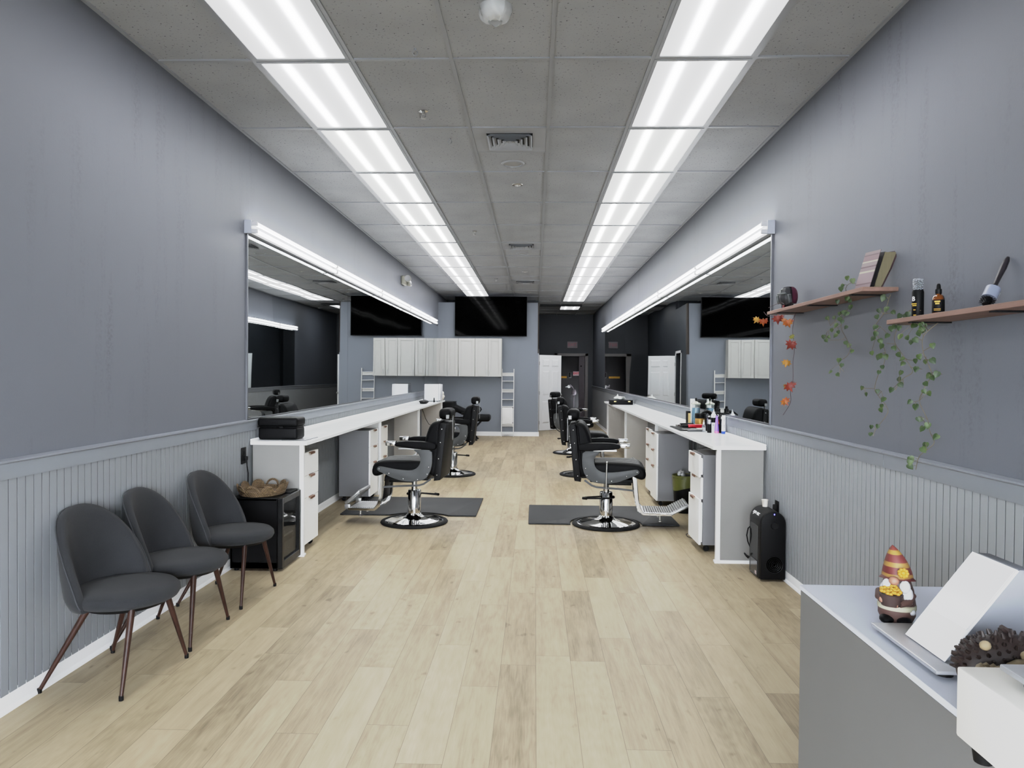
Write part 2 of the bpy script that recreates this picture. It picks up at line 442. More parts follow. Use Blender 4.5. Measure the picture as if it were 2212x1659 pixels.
# ---- beadboard wainscot, chair rails, baseboards
def beadboard(side):
    x0 = XL if side == 'left' else XR
    s = 1 if side == 'left' else -1
    y1 = YP if side == 'left' else YB
    prof = []; y = YF; p = 0.054
    while y < y1:
        prof += [(x0 + s * .012, y), (x0 + s * .012, y + p - .0065), (x0 + s * .0055, y + p - .0055), (x0 + s * .0055, y + p - .0010)]
        y += p
    mb = MB()
    lo = [mb.bm.verts.new((a, b, .07)) for a, b in prof]; hi = [mb.bm.verts.new((a, b, 1.06)) for a, b in prof]
    for i in range(len(prof) - 1):
        f = (lo[i], lo[i + 1], hi[i + 1], hi[i]); mb.bm.faces.new(f if s > 0 else f[::-1])
    return mb
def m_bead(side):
    t = NT('beadboard_shaded_' + side); sep = t.n.new('ShaderNodeSeparateXYZ'); t.link(t.coord('Generated'), sep.inputs[0])
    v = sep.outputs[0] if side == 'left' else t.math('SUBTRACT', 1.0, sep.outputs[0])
    t.link(t.ramp(v, [(0.0, rgb(54, 55, 58)), (0.75, rgb(86, 88, 91)), (0.97, rgb(118, 121, 125) if side == 'left' else rgb(138, 141, 144))]), t.b.inputs['Base Color'])  # groove shade and the two sides' uneven light are put into the colour
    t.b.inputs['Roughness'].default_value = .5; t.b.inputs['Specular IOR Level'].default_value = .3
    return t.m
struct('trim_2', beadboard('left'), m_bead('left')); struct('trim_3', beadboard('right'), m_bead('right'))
def rail(side, y0, y1):
    x0, s = (XL, 1) if side == 'left' else (XR, -1)
    pr = [(x0, 1.035), (x0 + s * .017, 1.035), (x0 + s * .019, 1.045), (x0 + s * .019, 1.105), (x0 + s * .027, 1.112), (x0 + s * .027, 1.120), (x0 + s * .004, 1.127), (x0, 1.127)]
    return MB().prism(pr, 'y', y0, y1)
struct('trim_4', rail('left', YF, YP), RAIL); struct('trim_5', rail('right', YF, 3.855), RAIL); struct('trim_6', rail('right', 3.858, YB), RAIL)
def base(side, y0, y1):
    x0, s = (XL, 1) if side == 'left' else (XR, -1)
    pr = [(x0, 0), (x0 + s * .028, 0), (x0 + s * .027, .010), (x0 + s * .022, .018), (x0 + s * .015, .021), (x0 + s * .0145, .072), (x0 + s * .010, .078), (x0 + s * .009, .088), (x0, .09)]
    return MB().prism(pr, 'y', y0, y1)
struct('baseboard_left', base('left', YF, YP), TRIMW)
struct('baseboard_right', base('right', YF, YB), TRIMW)
struct('baseboard_back', MB().prism([(YP, 0), (YP - .026, 0), (YP - .022, .018), (YP - .014, .021), (YP - .013, .09), (YP, .1)], 'x', XL + .03, .105), TRIMW)
struct('ceiling_gap_shade', MB().box(.12, 1.29, 19.84, 20.04, H - .05, H - .002), mat('dark_strip', (30, 31, 33), 0.8))  # dark strip put in for the shade of a gap in the tiles
struct('trim_8', MB().box(.06, .086, YP - .004, YP + .124, 2.0, 3.22), mat('raw_edge_brown', (44, 36, 30), 0.8))

# ---- doors
def six_panel(mb, w, h, t):
    """door leaf with raised panels: x 0..w, y -t..0 (front face at y=-t)"""
    mb.box(0, w, -t, 0, 0.01, h, .003, 1)
    cols = [(.11, w / 2 - .045), (w / 2 + .045, w - .11)]
    for z0, z1 in ((.20, .78), (.94, 1.58), (1.70, h - .11)):
        for x0, x1 in cols:
            for yy, s in ((-t, -1), (0, 1)):
                # sunk moulding frame shown as a stepped raised field
                o = .0; a = .03
                P = [(x0, z0), (x1, z0), (x1, z1), (x0, z1)]; Q = [(x0 + a, z0 + a), (x1 - a, z0 + a), (x1 - a, z1 - a), (x0 + a, z1 - a)]
                for i in range(4):
                    k = (i + 1) % 4
                    f = [(P[i][0], yy + s * .0015, P[i][1]), (P[k][0], yy + s * .0015, P[k][1]), (Q[k][0], yy + s * .012, Q[k][1]), (Q[i][0], yy + s * .012, Q[i][1])]
                    mb.poly(f if s < 0 else f[::-1])
                f = [(q[0], yy + s * .012, q[1]) for q in Q]
                mb.poly(f if s < 0 else f[::-1])
    return mb
d = thing('door_1', 'white six-panel door standing open into the dark hall', 'door', (.092, 18.757, 0), math.atan2(.536, .603))
d['kind'] = 'structure'
DOORW = mat('white_door_paint', (228, 230, 231), 0.35, var=0.01)
six_panel(MB(), .79, 2.0, .036).build('leaf', DOORW, d)
hd = MB(); hd.cyl((.735, -.036, .95), (.735, -.075, .95), .012); hd.ball((.735, -.088, .95), (.028, .02, .028)); hd.cyl((.735, -.036, .95), (.735, -.042, .95), .03)
hd.build('handle', STEEL, d)
hg = MB()
for z in (.22, 1.0, 1.78): hg.cyl((0, -.04, z - .045), (0, -.04, z + .045), .008)
hg.build('hinge', STEEL, d)
fr = MB()
for y0, y1 in ((17.87, 17.93), (18.77, 18.83)): fr.box(.08, .095, y0, y1, 0, 2.12)
fr.box(.08, .095, 17.87, 18.83, 2.06, 2.12)
struct('trim_9', fr, TRIMW)
fr = MB(); FRG = mat('grey_door_frame', (112, 108, 106), 0.5)
for x0, x1 in ((.63, .725), (1.63, 1.72)): fr.box(x0, x1, YB - .02, YB + .13, 0, 2.17)
fr.box(.63, 1.72, YB - .02, YB + .13, 2.085, 2.17)
struct('trim_10', fr, FRG)
d = thing('door_2', 'grey door leaf swung into the dark back room', 'door', (1.62, YB + .13, 0)); d['kind'] = 'structure'
MB().box(-.18, 0, .0, .04, .01, 2.08).move(Matrix.Rotation(R_(0), 4, 'Z')).build('leaf', mat('plum_grey_paint', (74, 66, 72), 0.55), d)
MB().cyl((-.115, -.002, 1.76), (-.115, .01, 1.76), .025).build('viewer_hole', BLACK, d)
# outer exit door inside the dark back room
d = thing('door_3', 'dark exit door with lever handle at the end of the back room', 'door', (.55, 25.5, 0)); d['kind'] = 'structure'
DKD = mat('dark_door_paint', (27, 24, 25), 0.5)
MB().box(0, 1.0, -.05, 0, 0, 2.3, .004).build('leaf', DKD, d)
hd = MB(); hd.cyl((.66, -.05, 1.05), (.66, -.065, 1.05), .055); hd.tube([(.66, -.075, 1.05), (.60, -.08, 1.045), (.54, -.08, 1.035)], .014, 8); hd.cyl((.66, -.06, 1.05), (.66, -.085, 1.05), .018)
hd.build('lever_handle', STEEL, d)
kb = MB(); kb.box(.64, .74, -.07, -.05, 1.36, 1.56, .006); kb.build('lock_plate', STEEL, d)
MB().box(.655, .715, -.076, -.07, 1.38, 1.55).build('lock_window', BLACK, d)

s = thing('exit_sticker', 'white sticker reading EXIT in red on the dark back-room door', 'sign', (1.465, 25.44, 1.515))
MB().box(-.115, .115, -.004, 0, -.075, .075, .002, 1).build('plate', mat('sticker_white', (170, 152, 155), 0.5), s)
text('EXIT', 'lettering', .098, SIGNR, s, basis((0, -.006, 0), (1, 0, 0), (0, 0, 1), (0, -1, 0)), .001, bold=.002)
s = thing('exit_sign', 'unlit EXIT sign on the dark wall above the back doorway', 'sign', (1.206, YB, 2.45))
MB().box(-.165, .165, -.05, 0, -.105, .105, .006).build('housing', mat('dim_sign_face', (120, 108, 112), 0.5), s)
text('EXIT', 'lettering', .135, mat('faded_sign_red', (150, 88, 96), 0.5), s, basis((0, -.052, 0), (1, 0, 0), (0, 0, 1), (0, -1, 0)), .001, bold=.002)

bn = MB().box(.70, 1.13, 25.44, 25.449, 1.35, 1.42); tag(bn.build('caution_strip', mat('dull_yellow', (176, 128, 40), 0.6)), 'yellow strip across the dark back-room door', 'strip')
s = thing('stand_steamer', 'grey upright garment steamer on a pole in the back room', 'steamer', (1.33, 24.4, 0))
PG = mat('steamer_grey', (150, 142, 148), 0.5)
MB().lathe([(.11, 0), (.11, .03), (.09, .12), (.03, .16), (.0, .16)]).build('base', PG, s)
MB().cyl((0, 0, .15), (0, 0, 1.0), .014).build('pole', PG, s)
MB().lathe([(.02, .78), (.075, .8), (.085, .86), (.07, .93), (.05, .97), (0, .98)]).build('head', PG, s)
MB().tube([(0, 0, .95), (-.06, -.02, 1.06), (-.14, -.02, 1.12)], [.02, .022, .03], 10).build('nozzle', PG, s)

# ---- ceiling light panels
DIF = m_diffuser('lit_prismatic_lens', .80, 7.6, (0.955, 0.965, 1.0, 1))
DIFW = m_diffuser('warmer_lit_prismatic_lens', .80, 7.4, (0.97, 0.99, 0.955, 1))
ORD = ['nearest the front', 'second from the front', 'third from the front', 'fourth from the front', 'fifth from the front', 'sixth from the front', 'seventh from the front', 'eighth from the front', 'ninth from the front', 'tenth from the front', 'eleventh from the front', 'twelfth from the front', 'thirteenth from the front']
DIFF = m_diffuser('far_lit_prismatic_lens', .74, 6.0, (0.96, 0.965, 1.0, 1))
protos = {}
def light_panel(x0, y0, label, group, warm):
    key = warm
    loc = (x0 + G2 / 2, y0 + G4 / 2, H)
    if key in protos: return dup(protos[key], loc, 0, label)
    t = thing('ceiling_light', label, 'light', loc, 0, group)
    a, b = G2 / 2 - .012, G4 / 2 - .012
    f = MB()
    for x0_, x1_, y0_, y1_ in ((-a, -a + .022, -b, b), (a - .022, a, -b, b), (-a + .022, a - .022, -b, -b + .022), (-a + .022, a - .022, b - .022, b)): f.box(x0_, x1_, y0_, y1_, -.013, -.001)
    f.build('frame', GRIDM, t)
    MB().poly([(-a + .02, -b + .02, -.006), (-a + .02, b - .02, -.006), (a - .02, b - .02, -.006), (a - .02, -b + .02, -.006)]).build('diffuser', (DIF, DIFW, DIFF)[warm], t)
    protos[key] = t; return t
warm = {2, 3, 4, 5, 6}
for side, k, n in (('left', -2, 12), ('right', 2, 13)):
    for i in range(n):
        o = light_panel(GX + k * G2, GY + (i - 1) * G4, 'lit fluorescent ceiling panel, %s in the %s row' % (ORD[i], side), '', 1 if i in warm else (2 if i > 6 else 0))
        o['group'] = 'ceiling light panels of the %s row' % side
o = light_panel(GX + 2 * G2, GY + 13 * G4, 'lone lit ceiling panel past the dark strip over the back hall', '', 2)
o['group'] = 'ceiling light panel of the back hall'

# ---- ceiling fittings
VENTW = mat('vent_enamel', (152, 155, 159), 0.4, var=0.02)
def vent(y, label):
    t = thing('ceiling_vent', label, 'vent', (GX + G2 / 2, y, H), 0, 'square ceiling vents')
    p = MB(); a = G2 / 2 - .014; h = .185
    for b in ((-a, -h, -a, a), (h, a, -a, a), (-h, h, -a, -h), (-h, h, h, a)): p.box(b[0], b[1], b[2], b[3], -.008, -.001)
    p.build('plate', VENTW, t)
    MB().box(-h, h, -h, h, -.002, -.0005).build('duct', VOID, t)
    for r in (.185, .145, .105, .065):
        l = MB()
        i, o_ = r - .032, r - .004
        for sx, sy in ((1, 0), (-1, 0), (0, 1), (0, -1)):
            n = Vector((sx, sy, 0)); tn = Vector((-sy, sx, 0))
            A = [n * o_ + tn * o_, n * o_ - tn * o_, n * i - tn * i, n * i + tn * i]
            zz = [-.030, -.030, -.004, -.004]
            l.poly([(v.x, v.y, z) for v, z in zip(A, zz)]); l.poly([(v.x * 1.0, v.y * 1.0, z + .003) for v, z in zip(A, zz)][::-1])
        l.build('louvre_ring', VENTW, t)
    MB().lathe([(.0, -.006), (.036, -.006), (.002, -.03), (0, -.03)], n=4, M=Matrix.Rotation(R_(45), 4, 'Z')).build('core', VENTW, t)
    return t
vent(5.885, 'square louvred ceiling vent nearest the front'); vent(10.76, 'middle square louvred ceiling vent'); vent(15.02, 'farthest square louvred ceiling vent above the television')
SPKM = mat('speaker_mesh', (150, 150, 148), 0.6, bump=0.5, bscale=300)
for y, l in ((6.545, 'round white ceiling speaker behind the nearest vent'), (11.43, 'round white ceiling speaker behind the middle vent')):
    t = thing('ceiling_speaker', l, 'speaker', (-.218, y, H), 0, 'round ceiling speakers')
    MB().lathe([(.082, -.003), (.084, -.012), (.1, -.010), (.108, -.002), (.108, -.0005), (.082, -.0005)]).build('rim', VENTW, t)
    MB().lathe([(0, -.009), (.05, -.008), (.083, -.004), (.083, -.0005), (0, -.0005)]).build('grille', SPKM, t)
for x, y, l in ((-.193, 7.28, 'small round recessed ceiling lamp nearest the front'), (-.205, 13.5, 'small round recessed ceiling lamp before the farthest vent'), (-.16, 17.0, 'small round recessed ceiling lamp above the television')):
    t = thing('recessed_lamp', l, 'light', (x, y, H), 0, 'small recessed ceiling lamps')
    MB().lathe([(.034, -.003), (.036, -.010), (.055, -.006), (.058, -.0005), (.034, -.0005)], n=20).build('rim', STEEL, t)
    MB().lathe([(0, -.022), (.018, -.018), (.03, -.006), (.03, -.001), (0, -.001)], n=16).build('bulb', mat('lamp_glass', (190, 192, 190), 0.15), t)
for x, y, l in ((-.831, 5.233, 'pendant fire sprinkler nearest the front, left of the vent'), (-.832, 9.65, 'pendant fire sprinkler left of the middle vent'), (-.802, 14.5, 'pendant fire sprinkler left of the farthest vent'), (.39, 18.7, 'pendant fire sprinkler over the hall opening')):
    t = thing('fire_sprinkler', l, 'sprinkler', (x, y, H), 0, 'pendant fire sprinklers')
    MB().lathe([(.034, -.0005), (.034, -.004), (.018, -.010), (.0, -.010)], n=18).build('escutcheon', CHROME, t)
    b = MB(); b.cyl((0, 0, -.008), (0, 0, -.02), .011)
    for sx in (-1, 1): b.tube([(0, 0, -.018), (sx * .015, 0, -.026), (sx * .014, 0, -.042), (0, 0, -.052)], .0035, 6)
    b.build('body', STEEL, t)
    MB().lathe([(0, -.056), (.019, -.055), (.019, -.052), (0, -.051)], n=16).build('deflector', STEEL, t)
for x, y, l in ((-.723, 4.227, 'small white ceiling hook nearest the front'), (-.71, 5.843, 'small white ceiling hook left of the nearest vent')):
    b = MB(); b.cyl((x, y, H), (x, y, H - .012), .009); b.tube([(x + .015 * math.sin(a * .6), y, H - .028 - .015 * math.cos(a * .6)) for a in range(-5, 5)], .003, 6)
    tag(b.build('ceiling_hook', VENTW), l, 'hook', 'small ceiling hooks')
# smoke detector wrapped in plastic film
t = thing('smoke_detector', 'round smoke detector wrapped in crumpled plastic film', 'smoke detector', (-.222, 3.75, H))
MB().lathe([(.0, -.055), (.035, -.055), (.06, -.04), (.075, -.012), (.075, -.0005)], n=30).build('body', mat('detector_plastic', (206, 207, 206), 0.4), t)
def film(u, v):
    a = u * 2 * math.pi; r = .088 * math.cos(v * 1.35) ** .6; z = -.004 - .085 * math.sin(v * 1.25)
    k = 1 + .10 * noise.noise(Vector((math.cos(a) * 2.3, math.sin(a) * 2.3, v * 3))) + .06 * math.sin(a * 7 + v * 3) * v
    return (r * k * math.cos(a), r * k * math.sin(a), z * (1 + .06 * math.sin(a * 5)))
MB().grid(film, 40, 9, True).build('plastic_film', mat('clear_film', (215, 218, 222), 0.18, alpha=0.45, spec=0.8), t, angle=20)

# ---- mirrors
def wall_mirror(side, seams, label):
    x0, s = (XL, 1) if side == 'left' else (XR, -1)
    t = thing('wall_mirror', label, 'mirror', (x0, seams[0], 1.125))
    for a, b in zip(seams, seams[1:]):
        p = MB(); x = x0 + s * .012
        p.box(min(x0 + s * .004, x), max(x0 + s * .004, x), a + .002, b - .002, 1.128, 2.63)
        p.build('mirror_panel', MIRR, t, world=True)
    e = MB(); xa, xb = sorted((x0 + s * .001, x0 + s * .017))
    e.box(xa, xb, seams[0] - .014, seams[0], 1.125, 2.64)
    e.box(xa, xb, seams[0], seams[-1], 1.1245, 1.137)
    e.build('edge_channel', mat('aluminium_channel', (120, 122, 128), 0.3, 0.8), t, world=True)
wall_mirror('left', [5.735, 8.84, 11.93, 15.0, 17.19], 'long wall mirror above the counter on the left wall')
wall_mirror('right', [5.735, 8.77, 11.85, 14.95, 18.0, 19.2], 'long wall mirror above the counter on the right wall')

# ---- fluorescent strip lights above the mirrors
TUBE = NT('lit_fluorescent_tube'); TUBE.b.inputs['Base Color'].default_value = rgb(240, 240, 240)
TUBE.b.inputs['Emission Color'].default_value = (0.96, 0.97, 1.0, 1); TUBE.b.inputs['Emission Strength'].default_value = 3.3; TUBE = TUBE.m
HOUS = mat('strip_housing', (178, 180, 184), 0.35, 0.3)
def strip(side, y0, y1, label, first, last):
    x0, s = (XL, 1) if side == 'left' else (XR, -1)
    t = thing('strip_light', label, 'light', (x0, y0, 2.632), 0, 'fluorescent strip lights above the %s mirror' % side)
    pr = [(x0 + s * .001, 2.640), (x0 + s * .045, 2.640), (x0 + s * .055, 2.655), (x0 + s * .055, 2.72), (x0 + s * .045, 2.735), (x0 + s * .001, 2.735)]
    MB().prism(pr, 'y', y0 + .001, y1 - .001).build('housing', HOUS, t, world=True)
    sk = MB()
    for yy in (y0 + .012, y1 - .012):
        for z in (2.655, 2.715): sk.box(*sorted((x0 + s * .05, x0 + s * .103)), yy - .01, yy + .01, z - .018, z + .018, .004, 1)
    sk.build('socket', mat('socket_white', (170, 172, 178), 0.4), t, world=True)
    for z in (2.655, 2.715):
        MB().cyl((x0 + s * .085, y0 + .022, z), (x0 + s * .085, y1 - .022, z), .0165, n=12).build('fluorescent_tube', TUBE, t, world=True)
    if first or last:
        e = MB()
        if first: e.box(*sorted((x0 + s * .0005, x0 + s * .06)), y0 - .012, y0, 2.634, 2.742, .002, 1)
        if last: e.box(*sorted((x0 + s * .0005, x0 + s * .06)), y1, y1 + .01, 2.634, 2.742, .002, 1)
        e.build('end_cap', mat('cap_grey', (150, 154, 164), 0.4), t, world=True)
for side, ys in (('left', [5.70, 8.05, 10.44, 12.82, 15.2, 16.4]), ('right', [5.70, 8.05, 10.47, 12.87, 15.3, 17.8, 19.2])):
    nn = len(ys) - 1
    for i in range(nn):
        strip(side, ys[i], ys[i + 1], 'twin-tube strip light above the %s mirror, %s' % (side, ORD[i] if i < nn - 1 else 'short one at the far end'), i == 0, i == nn - 1)
# ------------------------------------------------------------------ counters
def counter(side, xf, y1, label):
    x0, s = (XL, 1) if side == 'left' else (XR, -1)
    t = thing('styling_counter', label, 'counter', (x0, 5.775, 0))
    q = lambda a, b: sorted((a, b))
    xw = x0 + s * .018
    xa, xb = q(xw, xf)
    MB().box(xa, xb, 5.775, y1, .918, .948, .003, 1).build('worktop', COUNT, t, world=True)
    xa, xb = q(xw, xw + s * .014)
    MB().box(xa, xb, 5.775, y1, .948, .966, .003, 1).build('backsplash', COUNT, t, world=True)
    xp = xf - s * .035
    for i, yy in enumerate((5.80, 8.755, 11.70, 14.57)):
        xa, xb = q(x0 + s * .032, xp - s * .035)
        if i: MB().box(xa, xb, yy, yy + .03, 0, .917).build('divider_panel', LAMG, t, world=True)
        else: MB().box(xa, xb, yy, yy + .03, 0, .917).build('end_panel', mat('end_panel_shaded', (122, 120, 117), 0.45, var=0.02), t, world=True)  # end panel is the divider laminate with its shade put into the colour
        xa, xb = q(xp - s * .035, xp)
        MB().box(xa, xb, yy - .003, yy + .033, 0, .917, .003, 1).build('corner_strip', TRIMW, t, world=True)
    xa, xb = q(x0 + s * .03, xp + s * .012)
    m = MB().prism([(5.797, 0), (5.797, .024), (5.789, .022), (5.782, .012), (5.781, 0)], 'x', xa, xb)
    xa, xb = q(xp, xp + s * .013)
    m.box(xa, xb, 5.782, 5.833, 0, .022, .004, 1)
    m.build('shoe_moulding', TRIMW, t, world=True)
    return t
counter('left', -1.862, 14.75, 'long white styling counter along the left wall')
counter('right', 1.437, 14.85, 'long white styling counter along the right wall')

# ------------------------------------------------------------------ drawer carts (front faces +x, origin at floor centre of the front)
def cart_build(label, loc, rz, op=0):
    t = thing('drawer_cart', label, 'drawer cart', loc, rz, 'white drawer carts under the counters')
    w = .205
    MB().box(-.37, -.02, -w, w, .06, .835, .002, 1).build('carcass', LAMS, t)
    lv = [(.643, .833), (.455, .640), (.062, .452)]
    for i, (a, b) in enumerate(lv):
        dx = (.018, .0, .014)[i] if op else 0
        d = MB().box(-.02 + dx, dx, -w, w, a, b, .002, 1)
        if dx: d.box(-.1, -.02 + dx, -w + .02, w - .02, a + .02, b - .03)
        d = d.build('drawer', WHITE, t)
        h = MB(); h.box(dx - .004, dx + .020, -.055, .055, b - .004, b + .001, .001, 1); h.box(dx + .016, dx + .020, -.055, .055, b - .018, b, .001, 1)
        h.build('handle', COPPER, d)
    for x in (-.32, -.06):
        for y in (-.16, .16):
            c = MB(); c.cyl((x, y - .011, .024), (x, y + .011, .024), .024, n=18); c.box(x - .012, x + .012, y - .017, y + .017, .03, .061, .003, 1)
            c.build('caster', BLACK, t)
    return t
P_ = math.pi
c1 = cart_build('white drawer cart under the left counter next to the mini fridge', (-1.925, 6.085, 0), 0)
c2 = dup(c1, (-1.92, 8.49, 0), 0, 'white drawer cart with its shaded side showing, in front of the left counter divider')
c3 = dup(c1, (-1.92, 9.06, 0), 0, 'white drawer cart behind the first divider of the left counter')
c4 = cart_build('white drawer cart with drawers ajar at the front of the right counter', (1.425, 6.345, 0), P_, 1)
c5 = dup(c1, (1.405, 8.455, 0), P_, 'white drawer cart with its shaded side showing, behind the bin under the right counter')
c6 = dup(c1, (1.44, 9.07, 0), P_, 'white drawer cart beyond the divider under the right counter')

# ------------------------------------------------------------------ barber chairs (front +x, left side +y)
def barber_chair(label, loc, rz, folded):
    t = thing('barber_chair', label, 'barber chair', loc, rz, 'black barber chairs')
    b = MB().lathe([(0, .004), (.30, .004), (.305, .014), (.295, .024), (.25, .030), (.16, .043), (.09, .066), (.072, .09), (.066, .1), (0, .1)], n=48).build('base', CHROME, t)
    MB().lathe([(.298, 0), (.336, 0), (.341, .010), (.334, .020), (.315, .028), (.298, .026), (.298, 0)], n=48).build('rubber_rim', RUBBER, b)
    MB().lathe([(.0655, .06), (.0655, .325), (.061, .333), (.03, .334), (.03, .36), (.0, .36)], n=32).build('pump_column', CHROME, t)
    MB().cyl((0, 0, .33), (0, 0, .46), .027, n=20).build('piston', STEEL, t)
    l = MB(); l.tube([(.07, -.03, .285), (.05, -.085, .283), (-.06, -.10, .280), (-.20, -.095, .276), (-.235, -.075, .276), (-.225, -.05, .278), (-.07, -.045, .29), (-.06, 0, .29)], .0085, 8)
    l.ball((.075, -.025, .285), (.018, .022, .016), 10); l.tube([(-.2, -.1, .276), (-.245, -.075, .275)], .014, 8)
    l.build('pump_lever', BLACK, t)
    u = MB(); u.box(-.17, .22, -.13, .13, .445, .495, .008); u.box(.05, .27, -.19, .19, .455, .485, .005); u.box(.0, .26, -.06, .06, .41, .45, .004)
    u.build('seat_mechanism', BLACK, t)
    for sy in (-1, 1):
        m = MB(); m.tube([(.275, sy * .215, .385), (.12, sy * .215, .398), (-.10, sy * .215, .410), (-.15, sy * .215, .425), (-.225, sy * .215, .475)], .013, 4, rx=.005)
        m.build('recline_link', PLATEG, t)
    # seat: rounded cushion profile (front rolls down), swept across the width with rounded sides
    prof = [(-.16, .51), (-.16, .60), (-.13, .648), (-.05, .655), (.10, .650), (.25, .648), (.33, .636), (.385, .598), (.402, .545), (.392, .505), (.36, .488), (.31, .50), (.26, .525), (.10, .51)]
    def sw(mb, prof, w, r, n=5):
        cx = sum(p[0] for p in prof) / len(prof); cz = sum(p[1] for p in prof) / len(prof)
        st = [(-w, .0)] + [(-w + r * (1 - math.cos(a)), r * (1 - math.sin(a))) for a in [i * P_ / 2 / n for i in range(n + 1)]]
        st = [(y, k) for y, k in st[1:]]; st = st + [(-y, k) for y, k in st[::-1]]
        rings = []
        for y, k in st:
            ring = []
            for i, p in enumerate(prof):
                a, c_ = prof[i - 1], prof[(i + 1) % len(prof)]
                tx, tz = c_[0] - a[0], c_[1] - a[1]; L = math.hypot(tx, tz); nx, nz = -tz / L, tx / L
                if nx * (cx - p[0]) + nz * (cz - p[1]) < 0: nx, nz = -nx, -nz
                ring.append(mb.bm.verts.new((p[0] + nx * k, y, p[1] + nz * k)))
            rings.append(ring)
        for a, b_ in zip(rings, rings[1:]):
            for i in range(len(prof)): mb.bm.faces.new((a[i], a[(i + 1) % len(prof)], b_[(i + 1) % len(prof)], b_[i]))
        mb.bm.faces.new(rings[0][::-1]); mb.bm.faces.new(rings[-1])
        bmesh.ops.recalc_face_normals(mb.bm, faces=mb.bm.faces[:])
        return mb
    def smooth(prof, it=2):
        for _ in range(it):
            q = []
            for i, p in enumerate(prof):
                n_ = prof[(i + 1) % len(prof)]
                q += [(.75 * p[0] + .25 * n_[0], .75 * p[1] + .25 * n_[1]), (.25 * p[0] + .75 * n_[0], .25 * p[1] + .75 * n_[1])]
            prof = q
        return prof
    s_ = sw(MB(), smooth(prof), .232, .035).build('seat', VINYL, t, angle=60)
    ch = MB()
    for i in range(9):
        y = -.18 + i * .045
        ch.tube([(-.12, y, .641), (.0, y, .646), (.14, y, .645), (.26, y, .641), (.33, y, .630), (.37, y, .602), (.385, y, .575)], .0145, 6, rx=.020)
    ch.build('ribbed_top', VINYLR, s_)
    prof = [(-.30, .50), (-.205, .51), (-.165, .60), (-.15, .72), (-.155, .83), (-.19, .96), (-.225, 1.02), (-.27, 1.045), (-.325, 1.04), (-.335, .98)]
    bk = sw(MB(), smooth(prof), .245, .04).build('backrest', VINYL, t, angle=60)
    pn = MB().prism([(-.262, .462), (-.325, .470), (-.334, .50), (-.388, 1.0), (-.383, 1.022), (-.335, 1.028), (-.318, 1.0)], 'y', -.25, .25, .006)
    pn.build('rear_panel', mat('black_shell', (11, 11, 12), 0.5, spec=0.1), bk)
    rv = MB()
    for sy in (-1, 1):
        for z in (.52, .68, .84, .97):
            x = -.288 - (z - .46) * .11
            rv.ball((x, sy * .251, z), (.0055, .003, .0055), 8)
    rv.build('rivet', CHROME, bk)
    h = MB().box(-.415, -.285, -.145, .145, 1.055, 1.165, .042, 5).build('headrest', VINYL, t)
    hb = MB(); hb.box(-.4165, -.4085, -.022, .022, .84, 1.09, .002, 1); hb.box(-.40, -.365, -.1495, -.1435, 1.065, 1.105, .002, 1); hb.box(-.40, -.365, .1435, .1495, 1.065, 1.105, .002, 1)
    hb.build('headrest_bracket', mat('bracket_steel', (92, 92, 91), 0.38, 0.8), h)
    for sy in (-1, 1):
        pad = smooth([(.14, .835), (.14, .800), (.05, .788), (-.12, .772), (-.27, .768), (-.295, .79), (-.29, .83), (-.24, .842), (-.08, .852), (.06, .850)], 1)
        a = MB().prism(pad, 'y', sy * .262 - .036, sy * .262 + .036, .010, 3).build('armrest', VINYL, t)
        MB().box(.13, .232, sy * .262 - .034, sy * .262 + .034, .803, .848, .005).build('chrome_tip', CHROME, a)
        st = MB(); st.box(-.14, .10, sy * .262 - .02, sy * .262 + .02, .768, .786, .003, 1); st.build('armrest_mount', STEEL, a)
        out = [(-.10, .775), (-.245, .775), (-.252, .66), (-.240, .58), (-.205, .505), (-.15, .468), (-.06, .453), (.05, .456), (.16, .485), (.25, .525), (.315, .552), (.330, .572), (.315, .592), (.29, .596), (.20, .582), (.08, .566), (-.02, .562), (-.075, .575), (-.115, .61), (-.130, .655), (-.125, .70), (-.10, .735), (-.05, .765)]
        pl = MB().prism(smooth(out, 1), 'y', sy * .262 - .012, sy * .262 + .012, .003, 2).build('side_plate', PLATEG, t)
        rv = MB()
        for x, z in ((.305, .572), (.20, .53), (.05, .48), (-.10, .475), (-.20, .53), (-.215, .60)): rv.ball((x, sy * .275, z), (.0055, .003, .0055), 8)
        rv.build('plate_screw', CHROME, pl)
    # foot rest
    f = MB()
    for sy in (-1, 1):
        f.prism([(.262, .53), (.305, .53), (.325, .30), (.345, .215), (.385, .165), (.66, .165), (.66, .142), (.375, .142), (.315, .185), (.288, .30)], 'y', sy * .185 - .014, sy * .185 + .014, .003, 1)
    f.box(.26, .31, -.19, .19, .49, .53, .005); f.box(.38, .66, -.18, .18, .142, .150, .002, 1)
    f = f.build('footrest_frame', CHROME, t)
    MB().box(.0, .02, -.165, .165, 0, .24, .006).move(Matrix.Translation((.318, 0, .235)) @ Matrix.Rotation(R_(-6), 4, 'Y')).build('calf_pad', VINYL, f)
    tr = MB()
    for i in range(12): tr.cyl((.385 + i * .0235, -.172, .160), (.385 + i * .0235, .172, .160), .0125, n=10)
    tr.build('foot_tread', mat('ribbed_cast_steel', (150, 150, 150), 0.35, 0.8), f)
    fl = MB()
    fl.box(0, .20, -.185, .185, -.014, .010, .006)
    for i in range(8): fl.cyl((.015 + i * .0235, -.18, .010), (.015 + i * .0235, .18, .010), .0125, n=10)
    if folded: fl.move(basis((.695, 0, .205), (-.765, 0, .645), (0, 1, 0), (-.645, 0, -.765)))
    else: fl.move(Matrix.Translation((.655, 0, .155)) @ Matrix.Rotation(R_(-27), 4, 'Y'))
    if folded:
        fl.box(.64, .70, -.19, -.16, .15, .20, .004); fl.box(.64, .70, .16, .19, .15, .20, .004)
